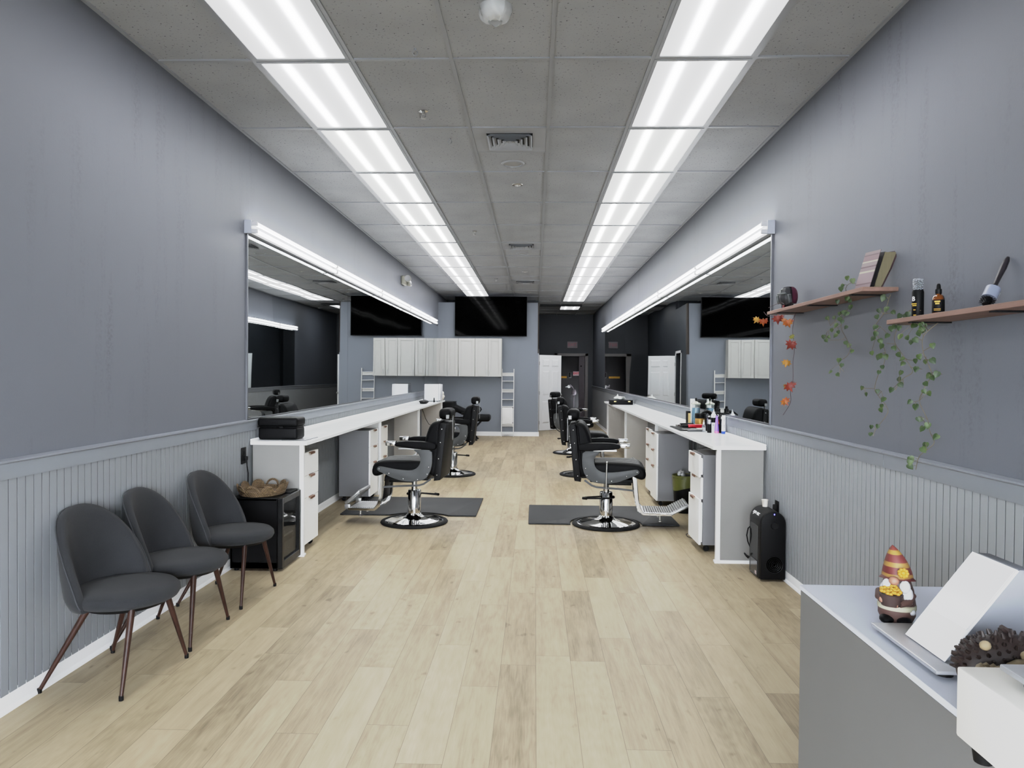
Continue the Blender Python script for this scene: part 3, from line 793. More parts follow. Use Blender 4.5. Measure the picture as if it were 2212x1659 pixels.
    bmesh.ops.recalc_face_normals(fl.bm, faces=fl.bm.faces[:])
    fl.build('flip_footplate', mat('ribbed_cast_steel', (150, 150, 150), 0.35, 0.8), f)
    for sy in (-1, 1):
        lg = MB(); lg.cyl((.55, sy * .12, .15), (.55, sy * .12, .085), .010); lg.lathe([(0, .072), (.02, .072), (.02, .082), (.01, .09), (0, .09)], (.55, sy * .12, 0), 14)
        lg.build('footrest_stop', STEEL, f)
    rl = MB(); rl.cyl((-.005, -.30, .405), (.0, -.305, .66), .0085); rl.ball((.0, -.305, .665), .013, 10); rl.tube([(0, -.30, .42), (0, -.2, .44)], .008, 6)
    rl.build('recline_lever', STEEL, t)
    for o in t.children_recursive:
        if o.name.split('.')[0] not in ('base', 'rubber_rim', 'pump_column', 'piston'):
            o.data.transform(Matrix.Diagonal((.955, 1, 1, 1)))
    return t
L1 = barber_chair('black barber chair on the left, nearest, beside the grey mat', (-1.215, 7.2, 0), R_(176), True)
dup(L1, (-1.215, 10.61, 0), R_(181), 'black barber chair on the left, farther back, before the shampoo unit')
R1 = barber_chair('black barber chair on the right, nearest, facing the product bottles', (.727, 7.21, 0), R_(-5), False)
dup(R1, (.72, 10.73, 0), R_(-1), 'black barber chair on the right, middle one of its row of three')
dup(R1, (.69, 13.62, 0), R_(-27), 'black barber chair on the right, farthest, before the white open door')

# ------------------------------------------------------------------ floor mats with a round cut-out for the chair base
def mat_mesh(x0, x1, y0, y1, cx, cy, r):
    # outline anticlockwise from front-left; notch along the near (y0) edge
    dy = y0 - cy; hx = math.sqrt(max(1e-4, r * r - dy * dy)); a0 = math.degrees(math.atan2(dy, -hx)); a1 = math.degrees(math.atan2(dy, hx))
    if a0 < a1: a0 += 360
    pts = [(x0, y0)] + [(cx + r * math.cos(R_(a0 + (a1 - a0) * i / 24)), cy + r * math.sin(R_(a0 + (a1 - a0) * i / 24))) for i in range(25)]
    pts += [(x1, y0), (x1, y1), (x0, y1)]
    return MB().prism(pts, 'z', 0.0, .018, .008, 2)
MATM = mat('grey_mat_rubber', (38, 39, 41), 0.6, spec=0.2, bump=0.15, bscale=120)
tag(mat_mesh(-2.06, -.61, 7.50, 8.55, -1.215, 7.2, .43).build('floor_mat', MATM), 'dark grey anti-fatigue mat under the nearest left barber chair', 'mat', 'anti-fatigue mats')
tag(mat_mesh(-.055, 1.46, 7.165, 8.15, .727, 7.21, .36).build('floor_mat', MATM), 'dark grey anti-fatigue mat under the nearest right barber chair', 'mat', 'anti-fatigue mats')

# ------------------------------------------------------------------ waiting chairs (front +x)
def waiting_chair(label, loc, rz):
    t = thing('waiting_chair', label, 'chair', loc, rz, 'charcoal upholstered waiting chairs')
    s = MB().lathe([(0, .388), (.20, .388), (.235, .396), (.246, .415), (.243, .438), (.225, .455), (.15, .463), (0, .466)], (.024, 0, 0), 40).build('seat', FAB, t, angle=70)
    # wrap-round back: arched shell
    PH = 80.0
    def top(f): return .392 + .436 * max(0.0, 1 - abs(f) ** 2.3) ** .72
    def pt(f, v, side):
        ph = R_(PH) * f; zt = top(f); z0 = .372 + .012 * abs(f)
        z = z0 + (zt - z0) * v
        lean = max(0, z - .40) * .07
        r = .234 + (side * .021) + .014 * math.sin(max(0, min(1, (z - .37) / .2)) * 1.2) - (0.02 * (1 - min(1, (z - .372) / .05)) if z < .422 else 0)
        return Vector((.02 - r * math.cos(ph) - lean, r * math.sin(ph) * (1.03 + .14 * max(0, z - .45)), z))
    N, Mv = 41, 14
    b = MB(); rings = []
    for i in range(N):
        f = -1 + 2 * i / (N - 1); f = math.copysign(1 - (1 - abs(f)) ** 1.5, f)
        ring = [pt(f, j / (Mv - 1), 1) for j in range(Mv)]
        inn = [pt(f, j / (Mv - 1), -1) for j in range(Mv)]
        e0, e1 = ring[-1], inn[-1]; mid = (e0 + e1) / 2 + Vector((0, 0, .018)); q1 = (e0 * .8 + e1 * .2) + Vector((0, 0, .012)); q2 = (e0 * .2 + e1 * .8) + Vector((0, 0, .012))
        rings.append([b.bm.verts.new(p) for p in ring + [q1, mid, q2] + inn[::-1]])
    for a, c_ in zip(rings, rings[1:]):
        for k in range(len(a)): b.bm.faces.new((a[k], a[(k + 1) % len(a)], c_[(k + 1) % len(a)], c_[k]))
    b.bm.faces.new(rings[0]); b.bm.faces.new(rings[-1][::-1])
    bmesh.ops.recalc_face_normals(b.bm, faces=b.bm.faces[:])
    bk = b.build('backrest', FAB, t, angle=75)
    pp = []
    for i in range(61):
        f = -.995 + 1.99 * i / 60; f = math.copysign(1 - (1 - abs(f)) ** 1.5, f); pp.append(pt(f, 1.0, 1.03) + Vector((0, 0, .008)))
    MB().tube(pp, .0032, 6).build('piping', m_fabric('charcoal_piping', (48, 50, 53)), bk)
    MB().lathe([(0, .370), (.19, .370), (.2, .388), (0, .388)], (.024, 0, 0), 32).build('underframe', BLACK, t)
    for (tx, ty, bx, by) in ((.15, -.13, .185, -.25), (.15, .13, .185, .25), (-.07, -.14, -.245, -.245), (-.07, .14, -.245, .245)):
        lg = MB().cyl((bx, by, .012), (tx, ty, .385), .0085, .0165, 16).build('leg', WALNUT, t)
        MB().lathe([(0, 0), (.0105, 0), (.011, .012), (.0105, .022), (0, .022)], (bx, by, 0), 12).build('foot_cap', BLACK, lg)
    return t
W1 = waiting_chair('charcoal upholstered waiting chair nearest the front of the row', (-2.05, 3.48, 0), R_(-7))
dup(W1, (-2.05, 4.04, 0), R_(1), 'charcoal upholstered waiting chair in the middle of the row of three')
dup(W1, (-2.035, 4.745, 0), R_(-4), 'charcoal upholstered waiting chair beside the black mini fridge')
# ------------------------------------------------------------------ back wall: television, wall cabinets, ladder shelf
t = thing('television', 'large black flat television above the white wall cabinets', 'television', (-1.068, YP, 2.396))
MB().box(-.866, .866, -.115, -.065, 0, .955, .006).build('body', BLACK, t)
MB().poly([(-.856, -.1155, .018), (.856, -.1155, .018), (.856, -.1155, .945), (-.856, -.1155, .945)]).build('screen', mat('tv_glass', (1, 1, 1), 0.05, spec=0.014), t)
MB().box(-.3, .3, -.065, -.001, .25, .7, .004).build('wall_bracket', BLACK, t)

CABW = mat('cabinet_white', (178, 177, 172), 0.4, var=0.015)
def wall_cabinet(x0, x1, n, label, hside='l'):
    t = thing('wall_cabinet', label, 'cabinet', (x0, YP, 1.43), 0, 'white shaker wall cabinets')
    W = x1 - x0 - .004; Hh = .905
    MB().box(0, W, -.295, -.001, 0, Hh, .002, 1).build('carcass', CABW, t)
    for k in range(n):
        a, b = W / n * k + .003, W / n * (k + 1) - .003; r = .058
        d = MB(); d.box(a, b, -.310, -.2955, .003, Hh - .003)
        for q in ((a, a + r, .003, Hh - .003), (b - r, b, .003, Hh - .003), (a + r, b - r, .003, .003 + r), (a + r, b - r, Hh - .003 - r, Hh - .003)): d.box(q[0], q[1], -.319, -.3101, q[2], q[3], .002, 1)
        i0, i1, j0, j1 = a + r + .018, b - r - .018, .003 + r + .018, Hh - .003 - r - .018
        d.box(i0, i1, -.314, -.3101, j0, j1, .003, 1)
        d = d.build('door', CABW, t)
        hx = (b - .03 if k == 0 else a + .03) if n == 2 else (a + .03 if hside == 'l' else b - .03)
        h = MB(); h.cyl((hx, -.342, .03), (hx, -.342, .155), .006, n=10)
        for z in (.04, .145): h.cyl((hx, -.319, z), (hx, -.342, z), .005, n=8)
        h.build('handle', STEEL, d)
    return t
wall_cabinet(-2.345, -1.823, 2, 'double-door white wall cabinet in the corner against the left mirror')
wall_cabinet(-1.823, -1.425, 1, 'single-door white wall cabinet between two double ones')
wall_cabinet(-1.425, -.790, 2, 'double-door white wall cabinet beside the ladder shelf')

t = thing('ladder_shelf', 'narrow white ladder shelf leaning on the back wall', 'shelf', (-.65, 17.03, 0))
LW = mat('ladder_white', (214, 214, 212), 0.45, var=0.015)
for sx in (-1, 1):
    MB().prism([(-.02, 0), (.018, 0), (.15, 1.62), (.115, 1.62)], 'x', sx * .143 - .009, sx * .143 + .009, .002, 1).build('side_rail', LW, t)
for z in (1.52, 1.325, 1.125, .885, .715, .30, .065):
    fy = -.01 + z * .082; b = MB(); b.box(-.134, .134, fy, .166 if z > .1 else .125, z - .008, z + .006, .002, 1)
    if z in (1.52, 1.125, .30): b.box(-.134, .134, .150, .158, z - .075, z - .008)
    b.build('shelf_board', LW, t)
MB().box(-.128, .128, .028, .04, .312, .70, .012).build('drawer_front', mat('drawer_white', (226, 226, 224), 0.4), t)
b = MB()
for z in (.325, .69): b.box(.118, .134, .026, .044, z - .012, z + .012)
b.build('corner_bracket', BLACK, t)

# ------------------------------------------------------------------ shampoo unit
t = thing('shampoo_unit', 'black shampoo chair with tilting basin in the back left corner', 'shampoo chair', (-1.5, 16.1, 0))
BV = mat('black_leatherette', (7, 7, 8), 0.5, spec=0.1, bump=0.1, bscale=150)
b = MB(); b.prism([(-.62, .60), (-.30, .60), (-.27, .68), (-.30, .84), (-.34, .87), (-.63, .87), (-.64, .70)], 'y', -.24, .24, .02, 3)
b.build('basin_shell', BV, t)
MB().lathe([(.15, .872), (.19, .874), (.20, .868), (.2, .86), (.15, .86)], (-.46, 0, 0), 28).build('basin_rim', BLACKG, t)
MB().box(-.62, -.36, -.17, .17, 0, .60, .02).build('pedestal', BV, t)
M = Matrix.Translation((-.04, 0, .60)) @ Matrix.Rotation(R_(24), 4, 'Y')
MB().box(-.34, .20, -.24, .24, -.05, .07, .035, 4, M).build('backrest', BV, t)
MB().box(-.02, .50, -.25, .25, .43, .575, .05, 4).build('seat', BV, t)
for sy in (-1, 1):
    a = MB(); a.tube([(-.14, sy * .27, .60), (.02, sy * .28, .67), (.18, sy * .28, .735), (.25, sy * .28, .72), (.27, sy * .28, .68), (.24, sy * .28, .63), (.16, sy * .28, .56), (.13, sy * .27, .50)], .017, 8)
    a.tube([(.02, sy * .28, .64), (.15, sy * .28, .67), (.205, sy * .28, .64)], .013, 8); a.build('armrest', BLACK, t)
    l = MB(); l.tube([(.30, sy * .2, .44), (.10, sy * .2, .22), (.02, sy * .2, .13), (-.1, sy * .2, .03)], .028, 4, rx=.02); l.tube([(-.18, sy * .2, .45), (.0, sy * .2, .24), (.10, sy * .2, .12), (.19, sy * .2, .03)], .028, 4, rx=.02)
    l.box(-.14, .22, sy * .2 - .02, sy * .2 + .02, 0, .03, .004); l.build('crossed_leg', BLACK, t)

# ------------------------------------------------------------------ left counter things
t = thing('towel_warmer', 'white towel warmer cabinet at the far end of the left counter', 'towel warmer', (-2.015, 14.15, .948))
TWW = mat('warmer_white', (226, 229, 236), 0.35, var=0.01)
MB().box(-.165, .12, -.16, .16, .012, .345, .012, 3).build('body', TWW, t)
MB().box(-.16, .115, -.155, .155, .3455, .352, .002, 1).build('top_plate', BLACK, t)
d = MB().box(.122, .158, -.158, .158, .02, .338, .008, 2).build('door', TWW, t)
MB().box(.1585, .166, -.145, -.12, .08, .28, .003, 1).build('handle', STEEL, d)
b = MB()
for x in (-.13, .09):
    for y in (-.13, .13): b.cyl((x, y, 0), (x, y, .012), .014, n=12)
b.build('foot', BLACK, t)
def crumple(mb, c, r, seed, amp=.25, n=22):
    def f(u, v):
        a = u * 2 * P_; e = -P_ / 2 + v * P_
        d = Vector((math.cos(e) * math.cos(a), math.cos(e) * math.sin(a), math.sin(e)))
        k = 1 + amp * noise.noise(d * 2.2 + Vector((seed, 0, 0))) + amp * .5 * noise.noise(d * 5 + Vector((0, seed, 0)))
        return (c[0] + d.x * r[0] * k, c[1] + d.y * r[1] * k, max(c[2] + d.z * r[2] * k, c[2] - r[2]))
    mb.grid(f, n, n // 2 + 2, True); return mb
b = crumple(MB(), (-1.94, 14.48, .948 + .08), (.095, .14, .08), 3.1); crumple(b, (-1.92, 14.45, .948 + .15), (.07, .10, .05), 9.7)
tag(b.build('towel_bundle', mat('towel_white', (228, 226, 214), 0.95, bump=0.6, bscale=120), angle=80), 'bundle of white towels behind the towel warmer', 'towels')
b = crumple(MB(), (-2.03, 13.0, .948 + .034), (.085, .15, .034), 1.3, .2); tag(b.build('clipper_pouch', mat('black_pouch', (14, 14, 15), 0.7), angle=70), 'small black pouch on the counter in front of the towel warmer', 'pouch')
b = MB().cyl((-1.93, 13.62, .948), (-1.93, 13.62, 1.0), .016, .012); b.cyl((-1.93, 13.62, 1.0), (-1.93, 13.62, 1.035), .010)
tag(b.build('small_bottle', BLACK), 'tiny black bottle in front of the towel warmer', 'bottle')

t = thing('vanity_case', 'black zipped vanity case at the front of the left counter', 'case', (-2.15, 6.0, .951))
CASE = mat('black_case_leather', (6, 6, 7), 0.5, spec=0.1, bump=0.15, bscale=120)
MB().box(-.165, .165, -.105, .105, 0, .105, .022, 4).build('bottom', CASE, t)
MB().box(-.17, .17, -.108, .108, .108, .185, .022, 4).build('lid', CASE, t)
b = MB(); b.box(-.168, .168, -.107, .107, .1035, .1095, .002, 1); b.box(.02, .05, -.112, -.106, .099, .112); b.build('zip', BLACK, t)
t = thing('tablet', 'thin silver tablet lying beside the black vanity case', 'tablet', (-1.985, 6.03, .948), R_(-2))
MB().box(-.12, .085, -.155, .155, .0, .0022, .0008, 1).build('body', BLACK, t)
MB().box(-.116, .079, -.150, .150, .0022, .0030).build('cover', ALU, t)

# outlet, fridge, tray
t = thing('wall_outlet', 'black wall outlet beside the left counter', 'outlet', (XL + .0125, 5.65, .845))
MB().box(0, .006, -.045, .045, -.065, .065, .002, 1).build('plate', BLACK, t)
b = MB()
for z in (-.022, .022): b.box(.006, .009, -.018, .018, z - .015, z + .015, .003, 1)
b.build('socket', RUBBER, t)
b = MB(); b.box(XL + .022, XL + .048, 5.635, 5.668, .805, .84, .006); b.tube([(XL + .04, 5.652, .81), (XL + .044, 5.652, .76), (XL + .046, 5.668, .70), (XL + .04, 5.68, .62), (XL + .028, 5.69, .5), (XL + .034, 5.70, .3), (XL + .046, 5.71, .06)], .0045, 8)
FRIDGE_CORD = b

t = thing('mini_fridge', 'black glass-door mini fridge against the end of the left counter', 'fridge', (-2.115, 5.555, 0))
FRB = mat('fridge_black', (4, 4, 5), 0.45, spec=0.1)
b = MB()   # hollow case open towards +x
b.box(-.195, -.18, -.212, .212, .02, .555); b.box(-.195, .165, -.212, -.197, .02, .555, .003, 1); b.box(-.195, .165, .197, .212, .02, .555, .003, 1); b.box(-.195, .165, -.212, .212, .535, .558, .004, 1); b.box(-.195, .165, -.212, .212, .02, .07, .003, 1)
b.build('case', FRB, t)
d = MB()
for q in ((-.212, -.18, .02, .558), (.18, .212, .02, .558), (-.18, .18, .02, .075), (-.18, .18, .512, .558)): d.box(.168, .207, q[0], q[1], q[2], q[3], .003, 1)
d = d.build('door', mat('fridge_door_frame', (16, 16, 17), 0.25, spec=0.3), t)
gl = NT('smoked_glass'); gl.b.inputs['Base Color'].default_value = rgb(30, 32, 33); gl.b.inputs['Roughness'].default_value = .03; gl.b.inputs['Alpha'].default_value = .42; gl.b.inputs['Specular IOR Level'].default_value = .9; gl.b.inputs['Coat Weight'].default_value = .2
MB().box(.185, .190, -.182, .182, .073, .514).build('glass', gl.m, d)
MB().box(.06, .2, .213, .222, .3, .42, .003, 1).build('handle', BLACK, d)
b = MB()
for z in (.22, .36):
    b.box(-.17, .14, -.195, .195, z, z + .006)
    b.box(.135, .145, -.195, .195, z - .004, z + .012)
b.build('shelf', mat('fridge_shelf_glass', (120, 124, 126), 0.15, spec=0.7), t)
MB().box(-.179, -.176, -.19, .19, .08, .53).build('liner', mat('fridge_liner', (96, 96, 92), 0.6), t)
b = MB()
for x in (-.16, .14):
    for y in (-.18, .18): b.cyl((x, y, 0), (x, y, .02), .018, n=12)
b.build('foot', BLACK, t)
FRIDGE_CORD.build('power_cord', BLACK, t, world=True)
b = MB().box(-1.985, -1.93, 5.58, 5.76, .559, .567, .002, 1); tag(b.build('remote_control', BLACK), 'slim black remote lying on the mini fridge behind the tray', 'remote control')

t = thing('woven_tray', 'scalloped woven straw tray on top of the mini fridge', 'tray', (-2.14, 5.55, .559))
ax, ay = .155, .185
b = MB(); b.lathe([(0, 0), (1, 0), (1.02, .008), (.98, .014), (0, .012)], n=40, sx=ax, sy=ay)
for z, k in ((.010, 1.03), (.022, 1.06), (.034, 1.08)): b.tube([(ax * k * math.cos(i * P_ / 20), ay * k * math.sin(i * P_ / 20), z) for i in range(40)], .009, 6, closed=True)
b.build('base', STRAW, t)
for i in range(10):
    a = (i + .5) * 2 * P_ / 10
    cx, cyy = ax * 1.1 * math.cos(a), ay * 1.1 * math.sin(a)
    tx, ty = -ax * math.sin(a), ay * math.cos(a); L = math.hypot(tx, ty); tx /= L; ty /= L
    hw = .047; ox, oy = math.cos(a) * .010, math.sin(a) * .010
    def sp(r, th, o=0): return (cx + tx * hw * r * math.cos(th) + ox * r * math.sin(th) * 1.5 + ox * o, cyy + ty * hw * r * math.cos(th) + oy * r * math.sin(th) * 1.5 + oy * o, .036 + .046 * r * math.sin(th))
    rim = [sp(1, P_ * k / 12) for k in range(13)]
    if i in (2, 7):
        MB().tube(rim, .0085, 8).build('handle', STRAW, t)
    else:
        s_ = MB(); s_.tube(rim, .0055, 6)
        for rr in (.8, .6, .4, .2): s_.tube([sp(rr, P_ * k / 10) for k in range(11)], .0055, 6)
        s_.build('scallop', STRAW, t)

# emergency light on the left wall
t = thing('emergency_light', 'beige twin-head emergency light high on the left wall', 'emergency light', (XL, 12.55, 3.13))
EMB = mat('aged_beige_plastic', (128, 127, 116), 0.45)
MB().box(0, .06, -.16, .16, -.07, .08, .02, 3).build('body', EMB, t)
for y, dz in ((-.09, .03), (.13, -.02)):
    M = Matrix.Translation((.10, y, dz)) @ Matrix.Rotation(R_(25), 4, 'X') @ Matrix.Rotation(R_(70), 4, 'Y') if y > 0 else Matrix.Translation((.11, y, dz)) @ Matrix.Rotation(R_(78), 4, 'X')
    h = MB().lathe([(0, -.05), (.035, -.045), (.06, -.01), (.062, .02), (.055, .022), (.0, .0)], n=24, M=M).build('lamp_head', EMB, t)
    MB().lathe([(0, .012), (.05, .022), (.053, .023), (.053, .018), (0, .008)], n=24, M=M).build('lens', mat('lamp_lens', (205, 206, 208), 0.1, 0.6), h)

# cardboard boxes and papers under the left counter, trailing lead
b = MB(); x0, y0 = -2.15, 13.3
b.box(-.13, .13, -.11, .11, 0, .16)
b.move(Matrix.Translation((x0, y0, 0)) @ Matrix.Rotation(.3, 4, 'Z')); CARD = mat('cardboard', (150, 112, 76), 0.8, bump=0.1)
t = thing('cardboard_box', 'open brown cardboard box under the left counter', 'box', (x0, y0, 0), .3)
MB().box(-.13, .13, -.11, .11, 0, .16, .002, 1).build('carton', CARD, t)
for k, (q, rx, ax_) in enumerate((((0, -.11, .16), 40, 'X'), ((0, .11, .16), -40, 'X'))):
    MB().box(-.13, .13, -.002, .002, 0, .09, M=Matrix.Translation(q) @ Matrix.Rotation(R_(rx), 4, ax_)).build('flap', CARD, t)
t = thing('cardboard_box', 'flat brown carton with a blue stripe under the far left counter', 'box', (-2.02, 14.1, 0), .6)
MB().box(-.12, .12, -.03, .03, 0, .24, .003, 1, Matrix.Rotation(R_(-18), 4, 'X')).build('carton', CARD, t)
MB().box(-.08, .13, -.033, -.0305, .10, .235, M=Matrix.Rotation(R_(-18), 4, 'X')).build('print', mat('carton_print_blue', (120, 138, 190), 0.6), t)
b = MB().tube([(-2.04, 12.75, .912), (-1.99, 12.72, .80), (-1.95, 12.68, .70), (-1.88, 12.62, .60), (-1.80, 12.6, .575)], .005, 6)
tag(b.build('drooping_cable', BLACK), 'black lead drooping from under the far left counter', 'cord')

# ------------------------------------------------------------------ right counter things
CT = .948
def prod(name, label, x, y, parts, cat='bottle', group=None, rz=0, z=CT):
    t = thing(name, label, cat, (x, y, z), rz, group)
    out = []
    for pn, mm, pr in parts: out.append(MB().lathe(pr, n=26).build(pn, mm, t))
    return t, out
GL = mat('clear_glass', (225, 232, 234), 0.04, alpha=0.10, spec=0.7)
BLUE = mat('blue_disinfectant', (14, 96, 128), 0.08, spec=0.6)
t, o = prod('disinfectant_jar', 'glass jar of blue comb disinfectant by the right mirror', 1.79, 7.98, [
    ('glass', GL, [(0, 0), (.045, 0), (.048, .01), (.048, .235), (.040, .245), (.040, .24), (.044, .23), (.044, .012), (0, .010)]),
    ('liquid', BLUE, [(0, .011), (.0435, .012), (.0435, .205), (0, .205)]),
    ('lid', mat('jar_lid_chrome', (206, 206, 190), 0.2, 0.7), [(0, .28), (.012, .278), (.03, .264), (.05, .256), (.052, .243), (.047, .240), (0, .242)]),
    ('knob', BLACK, [(0, .315), (.010, .312), (.013, .30), (.008, .285), (.008, .278), (0, .278)])], 'jar')
b = MB().box(1.752, 1.800, 8.075, 8.105, CT, CT + .30, .002, 1); tag(b.build('white_carton', mat('white_card', (228, 230, 226), 0.5)), 'tall white carton standing behind the blue disinfectant jar', 'carton')
GOLD = mat('gold_lacquer', (160, 122, 62), 0.35, 0.5)
prod('pomade_jar', 'gold pomade jar with black lid on the right counter', 1.795, 7.80, [('jar', GOLD, [(0, 0), (.050, 0), (.054, .008), (.054, .092), (.05, .10), (0, .10)]), ('lid', BLACK, [(.053, .10), (.056, .104), (.056, .148), (.052, .153), (0, .153)])], 'jar')
prod('pomade_jar', 'second gold jar partly hidden behind the black-lidded pomade jar', 1.822, 7.893, [('jar', GOLD, [(0, 0), (.040, 0), (.042, .008), (.042, .10), (.038, .106), (0, .106)]), ('lid', BLACK, [(.042, .106), (.044, .11), (.044, .14), (.04, .145), (0, .145)])], 'jar')
t = thing('shaver_box', 'slim black and cream box left of the gold pomade jar', 'box', (1.705, 7.98, CT), .2)
MB().box(-.016, .016, -.03, .03, 0, .168, .002, 1).build('box', BLACK, t)
MB().box(-.0135, .0135, -.0308, -.0301, .02, .145).build('label', mat('cream_print', (205, 176, 120), 0.5), t)
PLC = mat('clear_plastic', (150, 155, 162), 0.15, alpha=0.42, spec=0.5)
prod('spray_bottle', 'small clear dropper bottle in front of the red clipper', 1.69, 7.18, [('bottle', PLC, [(0, 0), (.017, 0), (.018, .005), (.018, .06), (.012, .075), (.008, .08), (0, .08)]), ('nozzle', mat('nozzle_white', (226, 228, 230), 0.4), [(0.009, .078), (.009, .095), (.004, .10), (.003, .122), (0, .123)])])
SIL = mat('bottle_silver', (176, 178, 182), 0.25, 0.6)
t, o = prod('hair_tonic', 'short black bottle with silver collar among the products', 1.725, 7.10, [('bottle', BLACK, [(0, 0), (.019, 0), (.0205, .004), (.0205, .088), (.0, .088)]), ('collar', SIL, [(.0205, .088), (.0205, .126), (.017, .130), (0, .13)]), ('cap', BLACK, [(0.014, .13), (.014, .15), (.01, .155), (0, .155)])])
LIL = mat('lilac_plastic', (150, 136, 190), 0.35)
prod('lilac_bottle', 'slim lilac bottle behind the short black bottle', 1.752, 7.22, [('bottle', LIL, [(0, 0), (.018, 0), (.019, .004), (.019, .125), (.012, .14), (0, .14)]), ('cap', mat('nozzle_white', (226, 228, 230), 0.4), [(.011, .139), (.011, .16), (0, .162)])])
t, o = prod('white_spray_bottle', 'white nozzle spray bottle with a black band', 1.775, 7.13, [('bottle', mat('white_plastic', (226, 228, 234), 0.3), [(0, 0), (.024, 0), (.026, .006), (.026, .165), (.022, .182), (.011, .192), (0, .192)]), ('band', BLACK, [(.0262, .10), (.0266, .101), (.0266, .148), (.0262, .149)]), ('nozzle', mat('nozzle_white', (226, 228, 230), 0.4), [(.012, .19), (.010, .205), (.006, .208), (.004, .228), (0, .23)])])
for zz, ch in ((.075, '0'), (.165, '3')):
    text(ch, 'lettering', .026, BLACK, t, basis((-.010, -.0262, zz), (1, 0, 0), (0, 0, 1), (0, -1, 0)))
t, o = prod('styling_cream_tube', 'purple styling tube with a pink cap', 1.785, 7.05, [('cap', mat('pink_cap', (226, 120, 166), 0.4), [(0, 0), (.021, 0), (.0215, .003), (.0215, .02), (0, .02)])], 'tube')
def sq(u, v, w=.021, h=.152):
    a = u * 2 * P_; k = 1 - v
    return (w * (1 - v * .55) * math.cos(a), w * (k ** .7) * math.sin(a) * .98 + 0, .02 + v * h)
MB().grid(sq, 24, 8, True).build('tube', mat('purple_plastic', (138, 106, 206), 0.35), t)
t, o = prod('hairspray_can', 'tall black hairspray can with an orange print', 1.825, 7.16, [('can', BLACKG, [(0, 0), (.027, 0), (.0285, .004), (.0285, .19), (.024, .205), (.015, .212), (0, .212)]), ('cap', BLACK, [(.022, .205), (.022, .235), (.014, .238), (.012, .26), (0, .262)])], 'can')
text('3', 'lettering', .036, mat('print_white', (225, 225, 225), 0.5), t, basis((-.008, -.0295, .168), (1, 0, 0), (0, 0, 1), (0, -1, 0)), bold=.001)
b = MB()
for i in range(7):
    a = R_(-120 + i * 11); r_ = .0292
    b.ball((r_ * math.cos(a), r_ * math.sin(a), .105 + .016 * math.sin(i * 1.9)), (.006, .003, .014), 8)
b.build('flame_print', mat('print_orange', (220, 92, 36), 0.5), t)
t, o = prod('hairspray_can', 'black can with white figure partly behind the white tube', 1.838, 7.075, [('can', BLACKG, [(0, 0), (.022, 0), (.0235, .004), (.0235, .175), (.018, .185), (0, .185)]), ('cap', BLACK, [(.018, .184), (.018, .20), (0, .202)])], 'can')
text('3', 'lettering', .030, mat('print_white', (225, 225, 225), 0.5), t, basis((-.008, -.0245, .150), (1, 0, 0), (0, 0, 1), (0, -1, 0)), bold=.001)
t, o = prod('cream_tube', 'white cream tube standing on a blue cap', 1.835, 6.985, [('cap', mat('blue_cap', (38, 76, 176), 0.35), [(0, 0), (.019, 0), (.0205, .003), (.0205, .026), (0, .026)])], 'tube')
def sq2(u, v): 
    a = u * 2 * P_; return (.020 * (1 - v * .12) * math.cos(a), .020 * ((1 - v) ** .8) * math.sin(a), .026 + v * .155)
MB().grid(sq2, 24, 8, True).build('tube', mat('white_tube_plastic', (228, 229, 232), 0.3), t)
b = MB()
for i, (z, w) in enumerate(((.145, .010), (.13, .007), (.085, .006), (.075, .006), (.065, .006))): b.box(-w, w, -.0205 + i * .0002, -.0185, z - .002, z + .002)
b.build('print', mat('print_slate', (90, 92, 110), 0.5), t)
# trigger sprayer (black gooseneck) behind
t = thing('trigger_sprayer', 'black trigger sprayer behind the white spray bottle', 'sprayer', (1.775, 7.32, CT), R_(200))
MB().lathe([(0, 0), (.030, 0), (.033, .01), (.031, .10), (.014, .14), (.014, .165), (0, .165)], n=24).build('bottle', BLACK, t)
b = MB(); b.tube([(-.02, 0, .175), (.0, 0, .19), (.03, 0, .20), (.07, 0, .19), (.105, 0, .165)], [.016, .018, .016, .011, .006], 10); b.tube([(.03, 0, .185), (.045, 0, .16), (.04, 0, .135)], .006, 6)
b.build('trigger_head', BLACK, t)

# clipper mat with tools
def pad(u, v):
    return (u * .22, v * .62, .004 + .012 * abs(noise.noise(Vector((u * 4, v * 9, 2)))) + (.022 * max(0, noise.noise(Vector((u * 3, v * 7, 5)))) if u > .45 else 0))
b = MB().grid(pad, 14, 26); b.grid(lambda u, v: (v * .22, u * .62, 0), 2, 2)
bmesh.ops.recalc_face_normals(b.bm, faces=b.bm.faces[:])
b.move(Matrix.Translation((1.478, 7.27, CT)))
tag(b.build('station_mat', mat('black_cloth', (17, 17, 18), 0.85, bump=0.4, bscale=60), angle=80), 'rumpled black cloth station mat on the right counter', 'mat')
t = thing('hair_clipper', 'red and black hair clipper lying on the black mat', 'clipper', (1.655, 7.42, CT + .026), R_(4))
MB().box(-.075, .085, -.02, .02, -.004, .034, .012, 4).build('body', mat('metallic_red', (176, 24, 36), 0.25, 0.4), t)
b = MB(); b.box(-.135, -.073, -.019, .019, .0, .028, .008, 3); b.box(-.155, -.133, -.021, .021, .004, .014, .002, 1); b.build('blade_head', BLACK, t)
b = MB().tube([(.085, 0, .012), (.11, .02, .006), (.13, .08, .004), (.12, .15, .004)], .004, 6); b.build('cord', BLACK, t)
t = thing('hair_clipper', 'second black hair clipper behind the red one', 'clipper', (1.60, 7.60, CT + .024), R_(20))
MB().box(-.07, .09, -.021, .021, 0, .036, .012, 4).build('body', BLACK, t)
MB().box(-.115, -.068, -.02, .02, .004, .026, .006, 2).build('blade_head', STEEL, t)
t = thing('hair_scissors', 'steel hair scissors lying on the black mat', 'scissors', (1.585, 7.31, CT + .017), R_(2))
